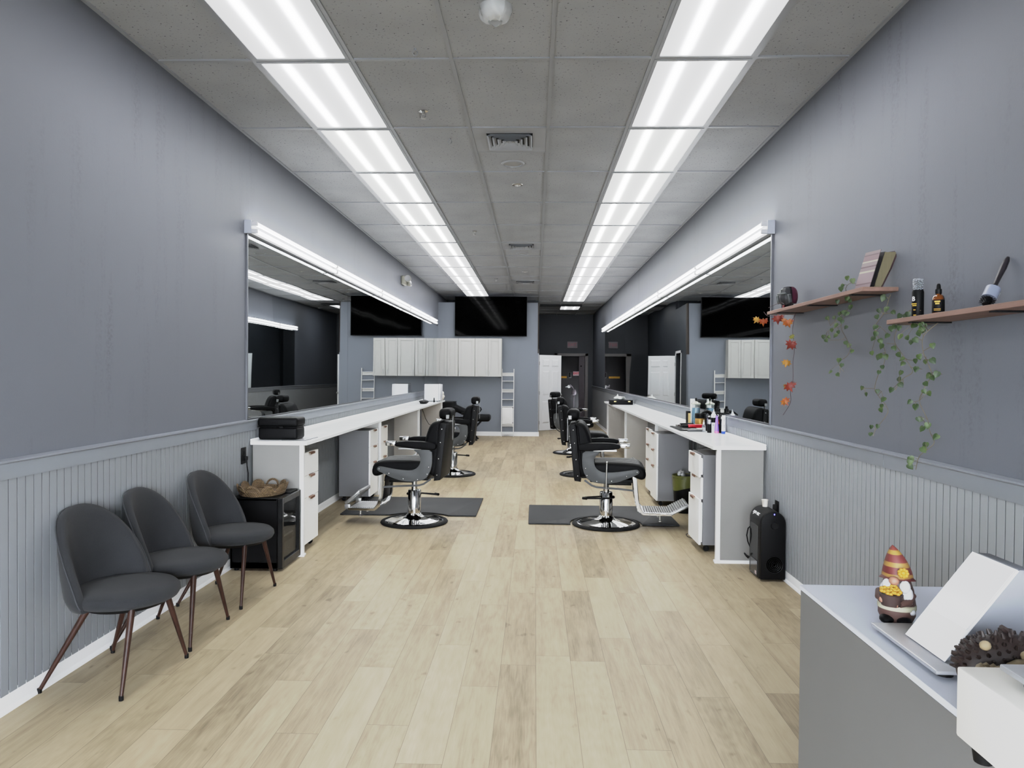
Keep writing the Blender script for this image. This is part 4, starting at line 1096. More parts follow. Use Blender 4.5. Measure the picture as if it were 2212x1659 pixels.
for s in (-1, 1):
    b = MB(); b.prism([(-.085, .0), (.0, s * .008), (.0, s * .001), (-.085, s * .0005)], 'z', 0, .003); b.tube([(0, s * .003, .002), (.035, s * .006, .002)], .003, 6)
    b.tube([(.052 + .016 * math.cos(a * P_ / 6), s * .012 + .010 * math.sin(a * P_ / 6), .002) for a in range(12)], .0026, 6, closed=True); b.build('blade', STEEL, t)
b = MB().box(1.535, 1.70, 7.205, 7.245, CT, CT + .022, .006, 3); tag(b.build('comb_case', mat('charcoal_case', (58, 58, 60), 0.4)), 'long charcoal comb case at the front of the black mat', 'case')
t = thing('comb', 'thin pale comb lying along the black mat', 'comb', (1.60, 7.275, CT + .017), R_(-2))
b = MB(); b.box(-.09, .09, .006, .014, 0, .003, .001, 1)
for i in range(36): b.box(-.088 + i * .005, -.0855 + i * .005, -.012, .0065, .0005, .0025)
b.build('teeth', mat('comb_grey', (168, 166, 160), 0.4), t)

# far end of the right counter
t = thing('flat_case', 'flat black case with brass latches at the far right counter', 'case', (1.615, 13.4, CT))
MB().box(-.215, .2, -.15, .15, 0, .088, .008, 2).build('shell', BLACK, t)
b = MB()
for x in (-.13, .13): b.box(x - .02, x + .02, -.156, -.150, .05, .07, .002, 1)
b.build('latch', mat('brass', (196, 172, 110), 0.3, 0.8), t)
b = crumple(MB(), (1.585, 13.38, CT + .089 + .03), (.10, .07, .03), 5.5, .45); b.lathe([(.03, 0), (.015, .03), (.004, .055), (0, .06)], (1.545, 13.38, CT + .139), 10)
tag(b.build('tissue_pack', mat('tissue_white', (226, 230, 226), 0.9), angle=70), 'white tissue pack lying on the flat black case', 'tissues')

# bin with green liner, cords on the floor
t = thing('waste_bin', 'black waste bin with an olive green liner under the right counter', 'bin', (1.665, 7.93, 0))
MB().lathe([(0, .002), (.105, .002), (.11, .01), (.132, .37), (.136, .385), (.130, .388), (.126, .37), (.104, .02), (0, .02)], n=32).build('bin', BLACK, t)
def liner(u, v):
    a = u * 2 * P_; r = .1375 + .004 * noise.noise(Vector((math.cos(a) * 3, math.sin(a) * 3, v * 4))) - v * .009
    return (r * math.cos(a), r * math.sin(a), .412 - v * (.15 + .02 * math.sin(a * 2 + 1)))
def lin2(u, v):
    a = u * 2 * P_; r = .1375 - .012 * v; return (r * math.cos(a), r * math.sin(a), .412 - v * .06)
b = MB().grid(liner, 40, 8, True); b.grid(lin2, 40, 3, True)
b.build('liner', mat('olive_liner', (80, 82, 34), 0.35, var=0.15, bump=0.3, bscale=30), t)
b = crumple(MB(), (1.62, 7.90, .425), (.04, .04, .035), 2.2, .4); tag(b.build('crumpled_wrapper', mat('foil_wrap', (190, 192, 194), 0.25, 0.5), angle=30), 'crumpled clear wrapper on top of the waste bin', 'rubbish')
b = MB(); crumple(b, (1.69, 7.95, .385), (.06, .06, .03), 7.2, .4); tag(b.build('hair_clippings', mat('dark_hair', (20, 18, 18), 0.9), angle=80), 'dark rubbish filling the top of the waste bin', 'rubbish')
C1 = MB().tube([(1.60, 7.30, .90), (1.60, 7.3, .5), (1.585, 7.25, .28), (1.57, 7.2, .15), (1.55, 7.05, .02), (1.54, 6.9, .006), (1.50, 6.85, .006), (1.445, 6.80, .006), (1.44, 6.70, .006), (1.50, 6.55, .006), (1.62, 6.5, .006)], .0035, 6)
tag(C1.build('trailing_cable', mat('cord_maroon', (34, 18, 22), 0.5)), 'thin cord trailing on the floor beside the front right drawer cart', 'cord')
C2 = MB().tube([(1.66, 7.42, .90), (1.655, 7.4, .4), (1.60, 7.35, .15), (1.62, 7.3, .07), (1.66, 7.2, .05), (1.72, 7.0, .02), (1.74, 6.9, .006)], .0035, 6)
tag(C2.build('hanging_cable', BLACK), 'black lead hanging behind the front right drawer cart', 'cord')
b = MB(); b.box(1.50, 1.66, 6.16, 6.24, .885, .905, .004); b.tube([(1.50, 6.2, .895), (1.45, 6.22, .885), (1.435, 6.3, .875), (1.45, 6.4, .85)], .004, 6)
tag(b.build('power_strip', BLACK), 'black power strip fixed under the front right worktop', 'power strip')

# ------------------------------------------------------------------ floor vacuum
t = thing('dustpan_vacuum', 'black upright touchless vacuum standing at the right wall', 'vacuum', (1.764, 5.43, 0))
w = .093; pr = [(-w, .015), (-w, .425)] + arc(0, .425, w, 172, 8, 15) + [(w, .425), (w, .015)]
b = MB().prism(pr, 'y', -.118, .140, .010, 3).build('body', mat('vacuum_charcoal', (12, 12, 13), 0.45, spec=0.15), t)
pf = [(x * .97, z) for x, z in pr]
MB().prism(pf, 'y', -.140, -.1185, .008, 2).build('front_cover', mat('vacuum_black', (5, 5, 6), 0.5, spec=0.1), t)
b = MB(); b.lathe([(0, 0), (.026, 0), (.028, .006), (.024, .012), (.0, .010)], n=24, M=Matrix.Translation((0.004, -.141, .415)) @ Matrix.Rotation(R_(90), 4, 'X')); b.build('dial', BLACK, t)
MB().ball((0.004, -.139, .497), (.004, .004, .006), 8).build('status_light', mat('blue_led', (60, 60, 240), 0.3, emit=(70, 70, 255), es=4.0), t)
b = MB(); Mg = Matrix.Translation((0.008, -.1405, .125)) @ Matrix.Rotation(R_(90), 4, 'X')
for r_ in (.062, .05, .038, .026, .014): b.lathe([(r_ - .004, 0), (r_, .002), (r_ + .001, 0)], n=28, M=Mg)
b.build('exhaust_grille', BLACK, t)
MB().box(-.0955, -.0925, -.085, .115, .14, .40, .001, 1).build('dust_bin', BLACKG, t)
MB().box(-.0965, -.0935, -.07, .10, .02, .135, .004, 1).build('intake_flap', mat('smoke_flap', (60, 60, 62), 0.15), t)
MB().box(-.098, -.0955, -.05, -.02, .03, .055).build('sticker', mat('sticker_white', (226, 205, 208), 0.5), t)
a_ = R_(143); rr = w + .0015
Mt = basis((rr * math.cos(a_), .02, .425 + rr * math.sin(a_)), (0, -1, 0), (-math.sin(a_) * -1, 0, math.cos(a_) * -1), (math.cos(a_), 0, math.sin(a_)))
text('eye-vac', 'lettering', .047, mat('print_white', (225, 225, 225), 0.5), t, Mt, .0015)
b = MB(); b.tube([(-.085, .12, .36), (-.105, .135, .335), (-.113, .14, .28), (-.104, .138, .23), (-.088, .13, .19)], .005, 8); b.build('carry_strap', BLACK, t)
b = MB().tube([(1.68, 5.56, .11), (1.655, 5.575, .12), (1.64, 5.585, .135), (1.655, 5.60, .115), (1.68, 5.62, .09)], .006, 8)
b.build('power_cord', BLACK, t, world=True)
prod('paper_cup', 'white paper cup standing on the black vacuum', 1.762, 5.49, [('cup', mat('paper_white', (214, 208, 198), 0.6), [(0, 0), (.018, 0), (.024, .05), (.026, .052), (.024, .054), (.022, .05), (.017, .006), (0, .006)])], 'cup', z=.519)
t = thing('wall_outlet', 'black wall outlet behind the black vacuum', 'outlet', (XR - .0125, 5.52, .50))
MB().box(-.006, 0, -.04, .04, -.06, .06, .002, 1).build('plate', BLACK, t)
MB().box(-.03, -.006, -.02, .02, -.01, .03, .005).build('plug', RUBBER, t)

# ------------------------------------------------------------------ floating shelves and what stands on them
def shelf(y0, y1, z, label, braks):
    t = thing('wall_shelf', label, 'shelf', (XR, y1, z))
    MB().box(XR - .187, XR - .001, y0, y1, z - .022, z, .002, 1).build('board', SHELFW, t, world=True)
    for yy in braks:
        b = MB(); b.box(XR - .178, XR - .001, yy - .016, yy + .016, z - .0285, z - .0225)
        b.build('bracket', BLACK, t, world=True)
    return t
S1, S2 = 1.985, 1.793
shelf(3.76, 5.28, S1, 'upper pinkish oak wall shelf carrying a book', (3.92, 4.52, 5.08))
shelf(1.98, 3.50, S2, 'lower pinkish oak wall shelf carrying hair products', (2.2, 2.72, 3.30))

# helmet-shaped ornament
t = thing('helmet_ornament', 'small dark helmet ornament with a maroon hood on the upper shelf', 'ornament', (1.765, 5.07, S1), R_(205))
HG = mat('helmet_grey', (32, 33, 35), 0.4); HL = mat('helmet_light_grey', (66, 70, 70), 0.45)
def hel(u, v):
    a = u * 2 * P_; e = -1.05 + v * 2.55
    r = .056 * math.cos(e) ** .55 if math.cos(e) > 0 else 0
    k = 1 - .10 * max(0, -math.sin(e))
    return (r * k * math.cos(a) * 1.08 + .004, r * k * math.sin(a) * .92, .085 + .066 * math.sin(e))
MB().grid(hel, 10, 9, True).build('helmet', HG, t, angle=20)
def hood(u, v):
    a = R_(75 + u * 210); e = -.75 + v * 2.3
    r = .061 * max(0, math.cos(e)) ** .5
    return (r * math.cos(a) * 1.12 - .006, r * math.sin(a) * .98, .089 + .070 * math.sin(e))
MB().grid(hood, 10, 8).build('hood', mat('maroon_hood', (62, 16, 34), 0.55), t, angle=20)
b = MB(); b.box(.045, .062, -.036, .036, .098, .112, .003, 1); b.box(.045, .063, -.003, .003, .09, .135, .002, 1); b.build('visor_bars', HL, t)
for s in (-1, 1): MB().box(.0, .030, s * .052 - .007, s * .052 + .007, .045, .105, .004, 1, Matrix.Rotation(R_(12), 4, 'Y')).build('ear_guard', HL, t)
MB().box(-.028, .028, -.03, .03, 0, .04, .006).build('neck_base', BLACK, t)
MB().box(.028, .040, -.007, .007, 0, .034, .002, 1).build('red_stud', mat('stud_red', (110, 40, 42), 0.5), t)

# book leaning on the wall, half open
t = thing('book', 'half-open hardback book standing on the upper shelf', 'book', (1.80, 3.80, S1))
COVR = m_bands('book_cover_bands', [(0, (100, 84, 87)), (.10, (79, 60, 64)), (.14, (108, 93, 96)), (.42, (135, 132, 118)), (.47, (105, 91, 93)), (.56, (77, 59, 62)), (.60, (109, 96, 97)), (.70, (135, 132, 118)), (.74, (99, 80, 83)), (.88, (79, 63, 66)), (.92, (102, 88, 89))], 2, 0.5)
lean = lambda z: .055 * z / .19
def slab(y0, x0, y1, x1, th, z0, z1, dz=0):
    """thin upright board between two plan points, leaning towards +x with height"""
    d = Vector((x1 - x0, y1 - y0, 0)).normalized(); n = Vector((-d.y, d.x, 0)) * th
    m = MB(); V = []
    for z in (z0, z1):
        for (x, y) in ((x0, y0), (x1, y1), (x1 + n.x, y1 + n.y), (x0 + n.x, y0 + n.y)): V.append(m.bm.verts.new((x + lean(z), y, z)))
    for f in ((0, 1, 2, 3), (7, 6, 5, 4), (0, 4, 5, 1), (1, 5, 6, 2), (2, 6, 7, 3), (3, 7, 4, 0)): m.bm.faces.new([V[i] for i in f])
    bmesh.ops.recalc_face_normals(m.bm, faces=m.bm.faces[:]); return m
slab(.10, -.088, -.015, -.062, .003, 0, .198).build('front_cover', COVR, t)
slab(.10, -.080, .0, -.034, .012, .002, .188).build('dark_endpaper', mat('endpaper_black', (20, 19, 20), 0.7), t)
m = MB(); V = []
for z, w_ in ((.004, .034), (.10, .050), (.186, .058)):
    for (x, y) in ((-.030, .0), (-.030 + w_, -.004), (-.055 + w_ * .6, .10), (-.070, .10)): V.append(m.bm.verts.new((x + lean(z), y, z)))
for k in (0, 4):
    for i in range(4): m.bm.faces.new([V[k + i], V[k + (i + 1) % 4], V[k + 4 + (i + 1) % 4], V[k + 4 + i]])
m.bm.faces.new(V[0:4]); m.bm.faces.new(V[8:12]); bmesh.ops.recalc_face_normals(m.bm, faces=m.bm.faces[:])
m.build('pages', m_ribbed('page_edges', (98, 90, 66), 60, 'X', 0.8, 0.2, 0.001), t)
m = MB(); V = []
for z, w_ in ((.0, .034), (.10, .052), (.194, .060)):
    for (x, y) in ((-.030 + w_, -.010), (-.026 + w_, -.010), (-.050 + w_ * .6, .102), (-.054 + w_ * .6, .102)): V.append(m.bm.verts.new((x + lean(z), y, z)))
for k in (0, 4):
    for i in range(4): m.bm.faces.new([V[k + i], V[k + (i + 1) % 4], V[k + 4 + (i + 1) % 4], V[k + 4 + i]])
m.bm.faces.new(V[0:4]); m.bm.faces.new(V[8:12]); bmesh.ops.recalc_face_normals(m.bm, faces=m.bm.faces[:])
m.build('back_cover', mat('maroon_cloth', (38, 14, 19), 0.6), t)

# bottles and brush on the lower shelf
t, o = prod('mousse_bottle', 'black mousse bottle with a clear cap on the lower shelf', 1.765, 3.36, [('bottle', BLACK, [(0, 0), (.023, 0), (.025, .004), (.025, .118), (.022, .128), (.022, .134), (0, .134)]), ('pump', BLACK, [(.012, .134), (.012, .15), (.017, .152), (.017, .172), (0, .174)]), ('clear_cap', PLC, [(.0225, .128), (.0225, .176), (.019, .181), (0, .182)])], z=S2)
t.rotation_euler = (0, 0, R_(-34))
PW = mat('print_white', (225, 225, 225), 0.5); PY = mat('print_yellow', (206, 160, 60), 0.5)
text('B', 'lettering', .030, PW, t, basis((-.0155, -.0205, .086), (.8, -.6, 0), (0, 0, 1), (-.6, -.8, 0)))
b = MB()
for i, (z, w_) in enumerate(((.062, .012), (.054, .009), (.034, .005), (.010, .006))): b.box(-w_, w_, -.0262, -.0240, z, z + .004, M=Matrix.Rotation(R_(-30 + i * 3), 4, 'Z'))
b.build('gold_print', PY, t)
AMB = mat('amber_glass', (96, 48, 12), 0.08, spec=0.7, coat=0.4)
t, o = prod('dropper_bottle', 'amber dropper bottle with a black label on the lower shelf', 1.775, 3.21, [('bottle', AMB, [(0, 0), (.022, 0), (.0245, .004), (.0245, .072), (.021, .084), (.011, .092), (.010, .098), (0, .098)]), ('label', BLACK, [(.0247, .012), (.025, .013), (.025, .066), (.0247, .067)]), ('dropper_cap', BLACK, [(.0125, .094), (.013, .096), (.013, .114), (.009, .117), (.008, .132), (.005, .139), (0, .14)])], z=S2)
b = MB()
for i, (z, w_) in enumerate(((.056, .011), (.047, .008), (.026, .013), (.020, .013))): b.box(-w_, w_, -.0262, -.0245, z, z + (.006 if i < 2 else .002), M=Matrix.Rotation(R_(-38), 4, 'Z'))
b.build('gold_print', PY, t)
t = thing('round_brush', 'round hair brush in a pale sleeve leaning on the wall', 'hair brush', (1.752, 2.84, S2))
A0, A1 = Vector((0, 0, .012)), Vector((.106, .05, .186)); d = (A1 - A0).normalized(); Lb = (A1 - A0).length
Mb = Matrix.Translation(A0) @ d.to_track_quat('Z', 'Y').to_matrix().to_4x4()
MB().lathe([(0, 0), (.014, 0), (.0145, .08), (.012, .09), (0, .09)], n=20, M=Mb).build('barrel', BLACK, t)
b = MB()
for k in range(5):
    for i in range(14):
        a = 2 * P_ * (i + .5 * (k % 2)) / 14; b.cyl((.012 * math.cos(a), .012 * math.sin(a), .003 + k * .0055), (.026 * math.cos(a), .026 * math.sin(a), .003 + k * .0055), .0009, n=4)
b.move(Mb); b.build('bristles', BLACK, t)
MB().lathe([(.0245, .030), (.0265, .031), (.0265, .078), (.0245, .079), (.0245, .030)], n=22, M=Mb).build('sleeve', mat('sleeve_pale_blue', (112, 118, 134), 0.4), t)
MB().box(-.010, .006, -.0275, -.0262, .037, .070, M=Mb @ Matrix.Rotation(R_(-20), 4, 'Z')).build('barcode_label', mat('label_white', (140, 143, 147), 0.5), t)
MB().lathe([(0, .088), (.010, .09), (.0085, .10), (.010, .14), (.0125, .18), (.011, .215), (.006, .232), (0, .234)], n=18, M=Mb).build('handle', mat('handle_black', (24, 20, 24), 0.4), t)
MB().ball((0, -.0085, .19), (.007, .006, .026), 12, Mb).build('grip_pad', mat('pink_grip', (130, 102, 116), 0.5), t)
# ------------------------------------------------------------------ hanging garlands
LEAF = [(0, -.08), (.16, .10), (.36, .34), (.46, .60), (.42, .82), (.26, .96), (.10, .97), (0, .88)]
def leaf(mb, p, size, face, roll):
    """one heart-shaped leaf: p centre, face = outward normal, roll turns it in its plane"""
    n = Vector(face).normalized(); u = n.cross(Vector((0, 0, 1))).normalized(); v = u.cross(n)
    cu, su = math.cos(roll), math.sin(roll); U = u * cu + v * su; V = -u * su + v * cu
    pts = [(x, y) for x, y in LEAF] + [(-x, y) for x, y in LEAF[-2:0:-1]]
    c = Vector(p)
    mid = mb.bm.verts.new(c + n * (size * .06))
    vs = [mb.bm.verts.new(c + U * (x * size) + V * ((.5 - y) * -size) + n * (-.18 * size * abs(x) - .10 * size * (y - .4) ** 2)) for x, y in pts]
    for i in range(len(vs)): mb.bm.faces.new((mid, vs[i], vs[(i + 1) % len(vs)]))
def smooth_path(P, n=4):
    out = []
    for i in range(len(P) - 1):
        p0 = P[max(i - 1, 0)]; p1 = P[i]; p2 = P[i + 1]; p3 = P[min(i + 2, len(P) - 1)]
        for k in range(n):
            t = k / n; out.append(.5 * ((2 * p1) + (-p0 + p2) * t + (2 * p0 - 5 * p1 + 4 * p2 - p3) * t * t + (-p0 + 3 * p1 - 3 * p2 + p3) * t ** 3))
    out.append(P[-1]); return out
def ivy(D, x, label, seed, shelf_z):
    r = random.Random(seed); stems, leaves = D
    t = thing('ivy_garland', label, 'garland', (x, stems[0][0][0], stems[0][0][1]), 0, 'artificial ivy garlands on the right wall')
    s = MB()
    def X(y, z): return x + .028 * math.sin(z * 23 + seed) + .012 * math.sin(y * 31)
    for st in stems:
        P = [Vector((X(y, z), y, z)) for y, z in st]
        s.tube(smooth_path(P), .0016, 5)
    # short stalks reach from every leaf to the nearest point of the stems
    allp = [Vector((X(y, z), y, z)) for st in stems for y, z in st]
    dense = []
    for st in stems: dense += smooth_path([Vector((X(y, z), y, z)) for y, z in st], 6)
    f = MB()
    for y, z in leaves:
        q = Vector((X(y, z) - r.uniform(.0, .03), y, z))
        near = min(dense, key=lambda w: (w - q).length)
        m = (q + near) / 2 + Vector((0, 0, .006)); s.tube([near, m, q + Vector((0, 0, .008))], .0011, 4)
        face = (-1.0 + r.uniform(-.5, .5), -1.1 + r.uniform(-.7, .6), r.uniform(-.2, .6))
        leaf(f, q, r.uniform(.023, .032), face, r.uniform(-.7, .7))
    s.build('stem', STEMM, t, world=True)
    f.build('foliage', GREENL, t, world=True, angle=80)
    return t
VA=( [[(3.834, 1.997), (3.959, 2.028), (4.045, 2.011), (4.093, 1.982), (4.052, 1.95), (4.096, 1.915), (4.049, 1.856), (4.029, 1.793), (4.027, 1.731), (4.043, 1.677), (4.114, 1.632), (4.151, 1.601), (4.112, 1.572), (3.986, 1.546)], [(4.096, 1.899), (4.14, 1.848), (4.177, 1.81)], [(4.047, 1.802), (4.176, 1.786), (4.273, 1.775), (4.322, 1.745)], [(4.027, 1.738), (4.136, 1.728), (4.292, 1.733)], [(4.112, 1.572), (4.083, 1.529)]] , [(3.965, 2.057), (3.914, 2.035), (4.005, 2.02), (4.058, 2.009), (4.191, 1.951), (4.052, 1.942), (4.026, 1.953), (4.012, 1.903), (3.967, 1.863), (4.077, 1.878), (4.147, 1.878), (4.227, 1.858), (4.175, 1.858), (4.057, 1.84), (3.983, 1.82), (4.042, 1.805), (3.942, 1.787), (4.146, 1.784), (4.088, 1.769), (4.15, 1.754), (4.209, 1.747), (4.291, 1.731), (4.333, 1.754), (4.084, 1.708), (4.061, 1.693), (4.007, 1.659), (4.132, 1.612), (4.085, 1.582), (4.173, 1.546), (4.083, 1.529)] )
VB=( [[(3.578, 1.925), (3.606, 1.901), (3.626, 1.871), (3.61, 1.828), (3.659, 1.783), (3.658, 1.748), (3.62, 1.697), (3.633, 1.656), (3.676, 1.615), (3.631, 1.572), (3.615, 1.53), (3.663, 1.459), (3.662, 1.424), (3.603, 1.377), (3.595, 1.343), (3.629, 1.292), (3.664, 1.254), (3.667, 1.219)], [(3.61, 1.832), (3.698, 1.85)], [(3.61, 1.832), (3.525, 1.833)], [(3.658, 1.748), (3.573, 1.765)], [(3.621, 1.7), (3.701, 1.711)], [(3.663, 1.459), (3.774, 1.46)], [(3.662, 1.424), (3.573, 1.448)]] , [(3.599, 1.907), (3.617, 1.918), (3.583, 1.854), (3.703, 1.856), (3.525, 1.833), (3.697, 1.825), (3.573, 1.765), (3.604, 1.732), (3.694, 1.714), (3.533, 1.72), (3.574, 1.696), (3.584, 1.671), (3.756, 1.642), (3.716, 1.619), (3.654, 1.625), (3.614, 1.619), (3.609, 1.568), (3.613, 1.542), (3.774, 1.46), (3.753, 1.428), (3.573, 1.448), (3.562, 1.409), (3.646, 1.372), (3.617, 1.354), (3.667, 1.265), (3.636, 1.271), (3.668, 1.229)] )
VC=( [[(3.33, 1.825), (3.391, 1.833), (3.48, 1.798), (3.452, 1.756), (3.464, 1.71), (3.483, 1.677), (3.475, 1.644), (3.421, 1.59), (3.364, 1.543), (3.406, 1.511), (3.496, 1.458)], [(3.476, 1.677), (3.543, 1.683)], [(3.435, 1.603), (3.347, 1.594)], [(3.389, 1.566), (3.321, 1.556)], [(3.406, 1.511), (3.37, 1.483)], [(3.413, 1.507), (3.437, 1.458)], [(3.459, 1.77), (3.292, 1.754)]] , [(3.354, 1.84), (3.403, 1.802), (3.457, 1.809), (3.372, 1.809), (3.46, 1.779), (3.423, 1.755), (3.459, 1.75), (3.372, 1.747), (3.292, 1.754), (3.356, 1.707), (3.317, 1.699), (3.445, 1.656), (3.498, 1.626), (3.422, 1.606), (3.347, 1.594), (3.447, 1.583), (3.321, 1.556), (3.459, 1.54), (3.447, 1.508), (3.37, 1.483), (3.437, 1.458)] )
VD=( [[(3.151, 1.755), (3.188, 1.702), (3.192, 1.641), (3.213, 1.599), (3.214, 1.537), (3.244, 1.506), (3.242, 1.456), (3.207, 1.414), (3.178, 1.372), (3.182, 1.329), (3.215, 1.29), (3.208, 1.266), (3.174, 1.232), (3.195, 1.199), (3.233, 1.164), (3.266, 1.103)], [(3.191, 1.635), (3.132, 1.656)], [(3.213, 1.602), (3.196, 1.609)], [(3.213, 1.599), (3.155, 1.592)], [(3.214, 1.54), (3.147, 1.533)], [(3.207, 1.417), (3.29, 1.407)], [(3.208, 1.266), (3.155, 1.261)]] , [(3.24, 1.748), (3.212, 1.75), (3.231, 1.726), (3.194, 1.73), (3.188, 1.711), (3.25, 1.721), (3.266, 1.678), (3.213, 1.684), (3.132, 1.656), (3.196, 1.609), (3.155, 1.592), (3.246, 1.59), (3.239, 1.526), (3.147, 1.533), (3.179, 1.517), (3.215, 1.491), (3.164, 1.449), (3.162, 1.458), (3.29, 1.407), (3.267, 1.386), (3.258, 1.33), (3.207, 1.334), (3.195, 1.307), (3.224, 1.291), (3.155, 1.261), (3.216, 1.219), (3.189, 1.201), (3.237, 1.154), (3.238, 1.138), (3.261, 1.117)] )
GA=( [[(5.222, 2.01), (5.032, 2.026), (4.947, 2.009)], [(5.33, 1.989), (5.282, 1.954), (5.071, 1.942), (4.93, 1.907), (4.797, 1.888), (4.735, 1.929)], [(4.735, 1.929), (4.765, 1.867), (4.781, 1.813), (4.744, 1.692), (4.766, 1.61), (4.761, 1.49), (4.805, 1.415), (4.802, 1.341), (4.94, 1.251)]] , [(5.459, 1.942, 'y'), (5.296, 1.914, 'o'), (4.985, 1.911, 'r'), (4.796, 1.869, 'o'), (4.836, 1.886, 'b'), (4.742, 1.776, 'g'), (4.727, 1.723, 'r'), (4.825, 1.606, 'y'), (4.838, 1.45, 'g'), (4.735, 1.449, 'r'), (4.86, 1.346, 'o')] )

ivy(VA, 1.735, 'ivy garland trailing over and below the middle of the upper shelf', 1, S1)
ivy(VB, 1.735, 'ivy garland hanging from the near end of the upper shelf below the book', 2, S1)
ivy(VC, 1.735, 'shorter ivy garland hanging from the left tip of the lower shelf', 3, S2)
ivy(VD, 1.735, 'longest ivy garland, hanging from the lower shelf under the mousse bottle', 4, S2)
MAPLE = [(0, 0), (.10, .18), (.42, .10), (.34, .30), (.62, .46), (.36, .52), (.42, .74), (.16, .68), (.0, 1.05)]
def maple(mb, p, size, face, roll):
    n = Vector(face).normalized(); u = n.cross(Vector((0, 0, 1))).normalized(); v = u.cross(n)
    cu, su = math.cos(roll), math.sin(roll); U = u * cu + v * su; V = -u * su + v * cu
    pts = MAPLE + [(-x, y) for x, y in MAPLE[-2:0:-1]]; c = Vector(p)
    mid = mb.bm.verts.new(c + V * (-.02 * size) + n * size * .10)
    vs = [mb.bm.verts.new(c + U * (x * size) + V * ((y - .45) * size) - n * (size * .35 * abs(x) + size * .12 * y * y)) for x, y in pts]
    for i in range(len(vs)): mb.bm.faces.new((mid, vs[i], vs[(i + 1) % len(vs)]))
t = thing('autumn_leaf_garland', 'garland of orange and red autumn leaves at the far end of the upper shelf', 'garland', (1.70, GA[0][1][0][0], GA[0][1][0][1]))
s = MB()
for st in GA[0]: s.tube(smooth_path([Vector((1.70 - (.016 if z > 1.955 and y > 5.2 else 0) - (.02 if z < 1.955 else 0) * 0, y, z)) for y, z in st]), .0018, 5)
s.build('stem', mat('dark_stem', (60, 44, 48), 0.7), t, world=True)
AUT = {'y': m_leaf('yellow_autumn_leaf', (115, 64, 11), (134, 94, 17), (138, 111, 35)), 'o': m_leaf('orange_autumn_leaf', (111, 36, 11), (127, 54, 16), (134, 88, 22)), 'r': m_leaf('red_autumn_leaf', (70, 17, 9), (98, 25, 13), (115, 41, 19)), 'g': m_leaf('yellow_green_leaf', (70, 68, 13), (98, 94, 22), (111, 70, 22)), 'b': m_leaf('buff_leaf', (100, 70, 41), (118, 88, 59), (126, 70, 29))}
r = random.Random(5); SZ = {'y': .058, 'o': .062, 'r': .072, 'g': .036, 'b': .045}
for y, z, k in GA[1]:
    f = MB(); maple(f, (1.685 - r.uniform(0, .02), y, z), SZ[k], (-.5 + r.uniform(-.3, .3), -1, r.uniform(-.2, .4)), P_ + r.uniform(-.7, .7))
    if k in 'or': maple(f, (1.69, y + .01, z + .012), SZ[k] * .7, (-.9, -.6, .5), P_ + r.uniform(-1.2, 1.2))
    f.build('autumn_leaf', AUT[k], t, world=True, angle=80)

# ------------------------------------------------------------------ reception desk and what stands on it
t = thing('reception_desk', 'grey reception desk in the front right corner', 'desk', (.797, 1.5, 0))
b = MB(); b.box(.797, .822, .75, 2.146, 0, .885, .002, 1); b.box(.822, 1.50, 2.121, 2.146, 0, .885, .002, 1)
b.build('front_panel', GREYD, t, world=True)
MB().box(.795, 1.52, .75, 2.149, .885, .90, .002, 1).build('desk_top', DTOP, t, world=True)
DZ = .90
t = thing('payment_terminal', 'white wedge-shaped payment terminal on the reception desk', 'payment terminal', (.832, 1.615, DZ))
POSW = mat('terminal_white', (232, 232, 236), 0.3, var=0.01); POSG = mat('terminal_shade_grey', (92, 94, 100), 0.5, var=0.03)  # grey of the housing carries the shade on the terminal's near side
b = MB(); b.box(.0, .36, -.125, .163, .008, .0175, .003, 2); b = b.build('base_plate', ALU, t)
p = MB()
for x in (.03, .33):
    for y in (-.1, .15): p.cyl((x, y, 0), (x, y, .008), .018, n=14)
p.build('foot', BLACK, b)
prf = [(.043, .018), (.196, .217), (.222, .216), (.345, .095), (.35, .018)]
MB().prism(prf, 'y', -.078, .070, .006, 2).build('housing', POSG, t)
dv = Vector((.153, 0, .199)).normalized(); nv = Vector((-dv.z, 0, dv.x))
def on_face(a, o): return Vector((.043, 0, .018)) + dv * a + nv * o
q = MB(); V = [on_face(0, .001), on_face(.247, .001), on_face(.247, .006), on_face(0, .006)]
q.prism([(v.x, v.z) for v in V], 'y', -.083, .075, .0015, 1); fp = q.build('display_shell', POSW, t)
q = MB(); V = [on_face(.082, .0062), on_face(.240, .0062), on_face(.240, .0075), on_face(.082, .0075)]
q.prism([(v.x, v.z) for v in V], 'y', -.079, .071, .0006, 1); q.build('display', mat('terminal_screen', (214, 215, 226), 0.12, spec=0.6, var=0.01), fp)
t = thing('cash_drawer', 'white cash drawer overhanging the edge of the reception desk', 'cash drawer', (.706, .80, DZ))
MB().box(0, .42, 0, .405, .027, .143, .004, 2).build('body', mat('drawer_ivory', (214, 211, 203), 0.4, var=0.015), t)
for x in (.026, .37):
    for y in (.05, .372): MB().lathe([(0, 0), (.014, 0), (.018, .027), (0, .027)], (x, y, 0), 16).build('rubber_foot', BLACK, t)

t = thing('tablet_stand', 'silver base plate of a tablet stand on the white cash drawer', 'stand', (.90, .98, DZ + .143))
b = MB().box(-.155, .16, -.16, .178, .014, .024, .003, 2).build('base_plate', ALU, t)
b = MB()
for x in (-.12, .12):
    for y in (-.12, .14): b.cyl((x, y, 0), (x, y, .014), .018, n=14)
b.build('foot', BLACK, t)
MB().prism([(-.05, .024), (.05, .024), (.09, .10), (.07, .10)], 'y', -.05, .05, .003, 1).build('neck', ALU, t)

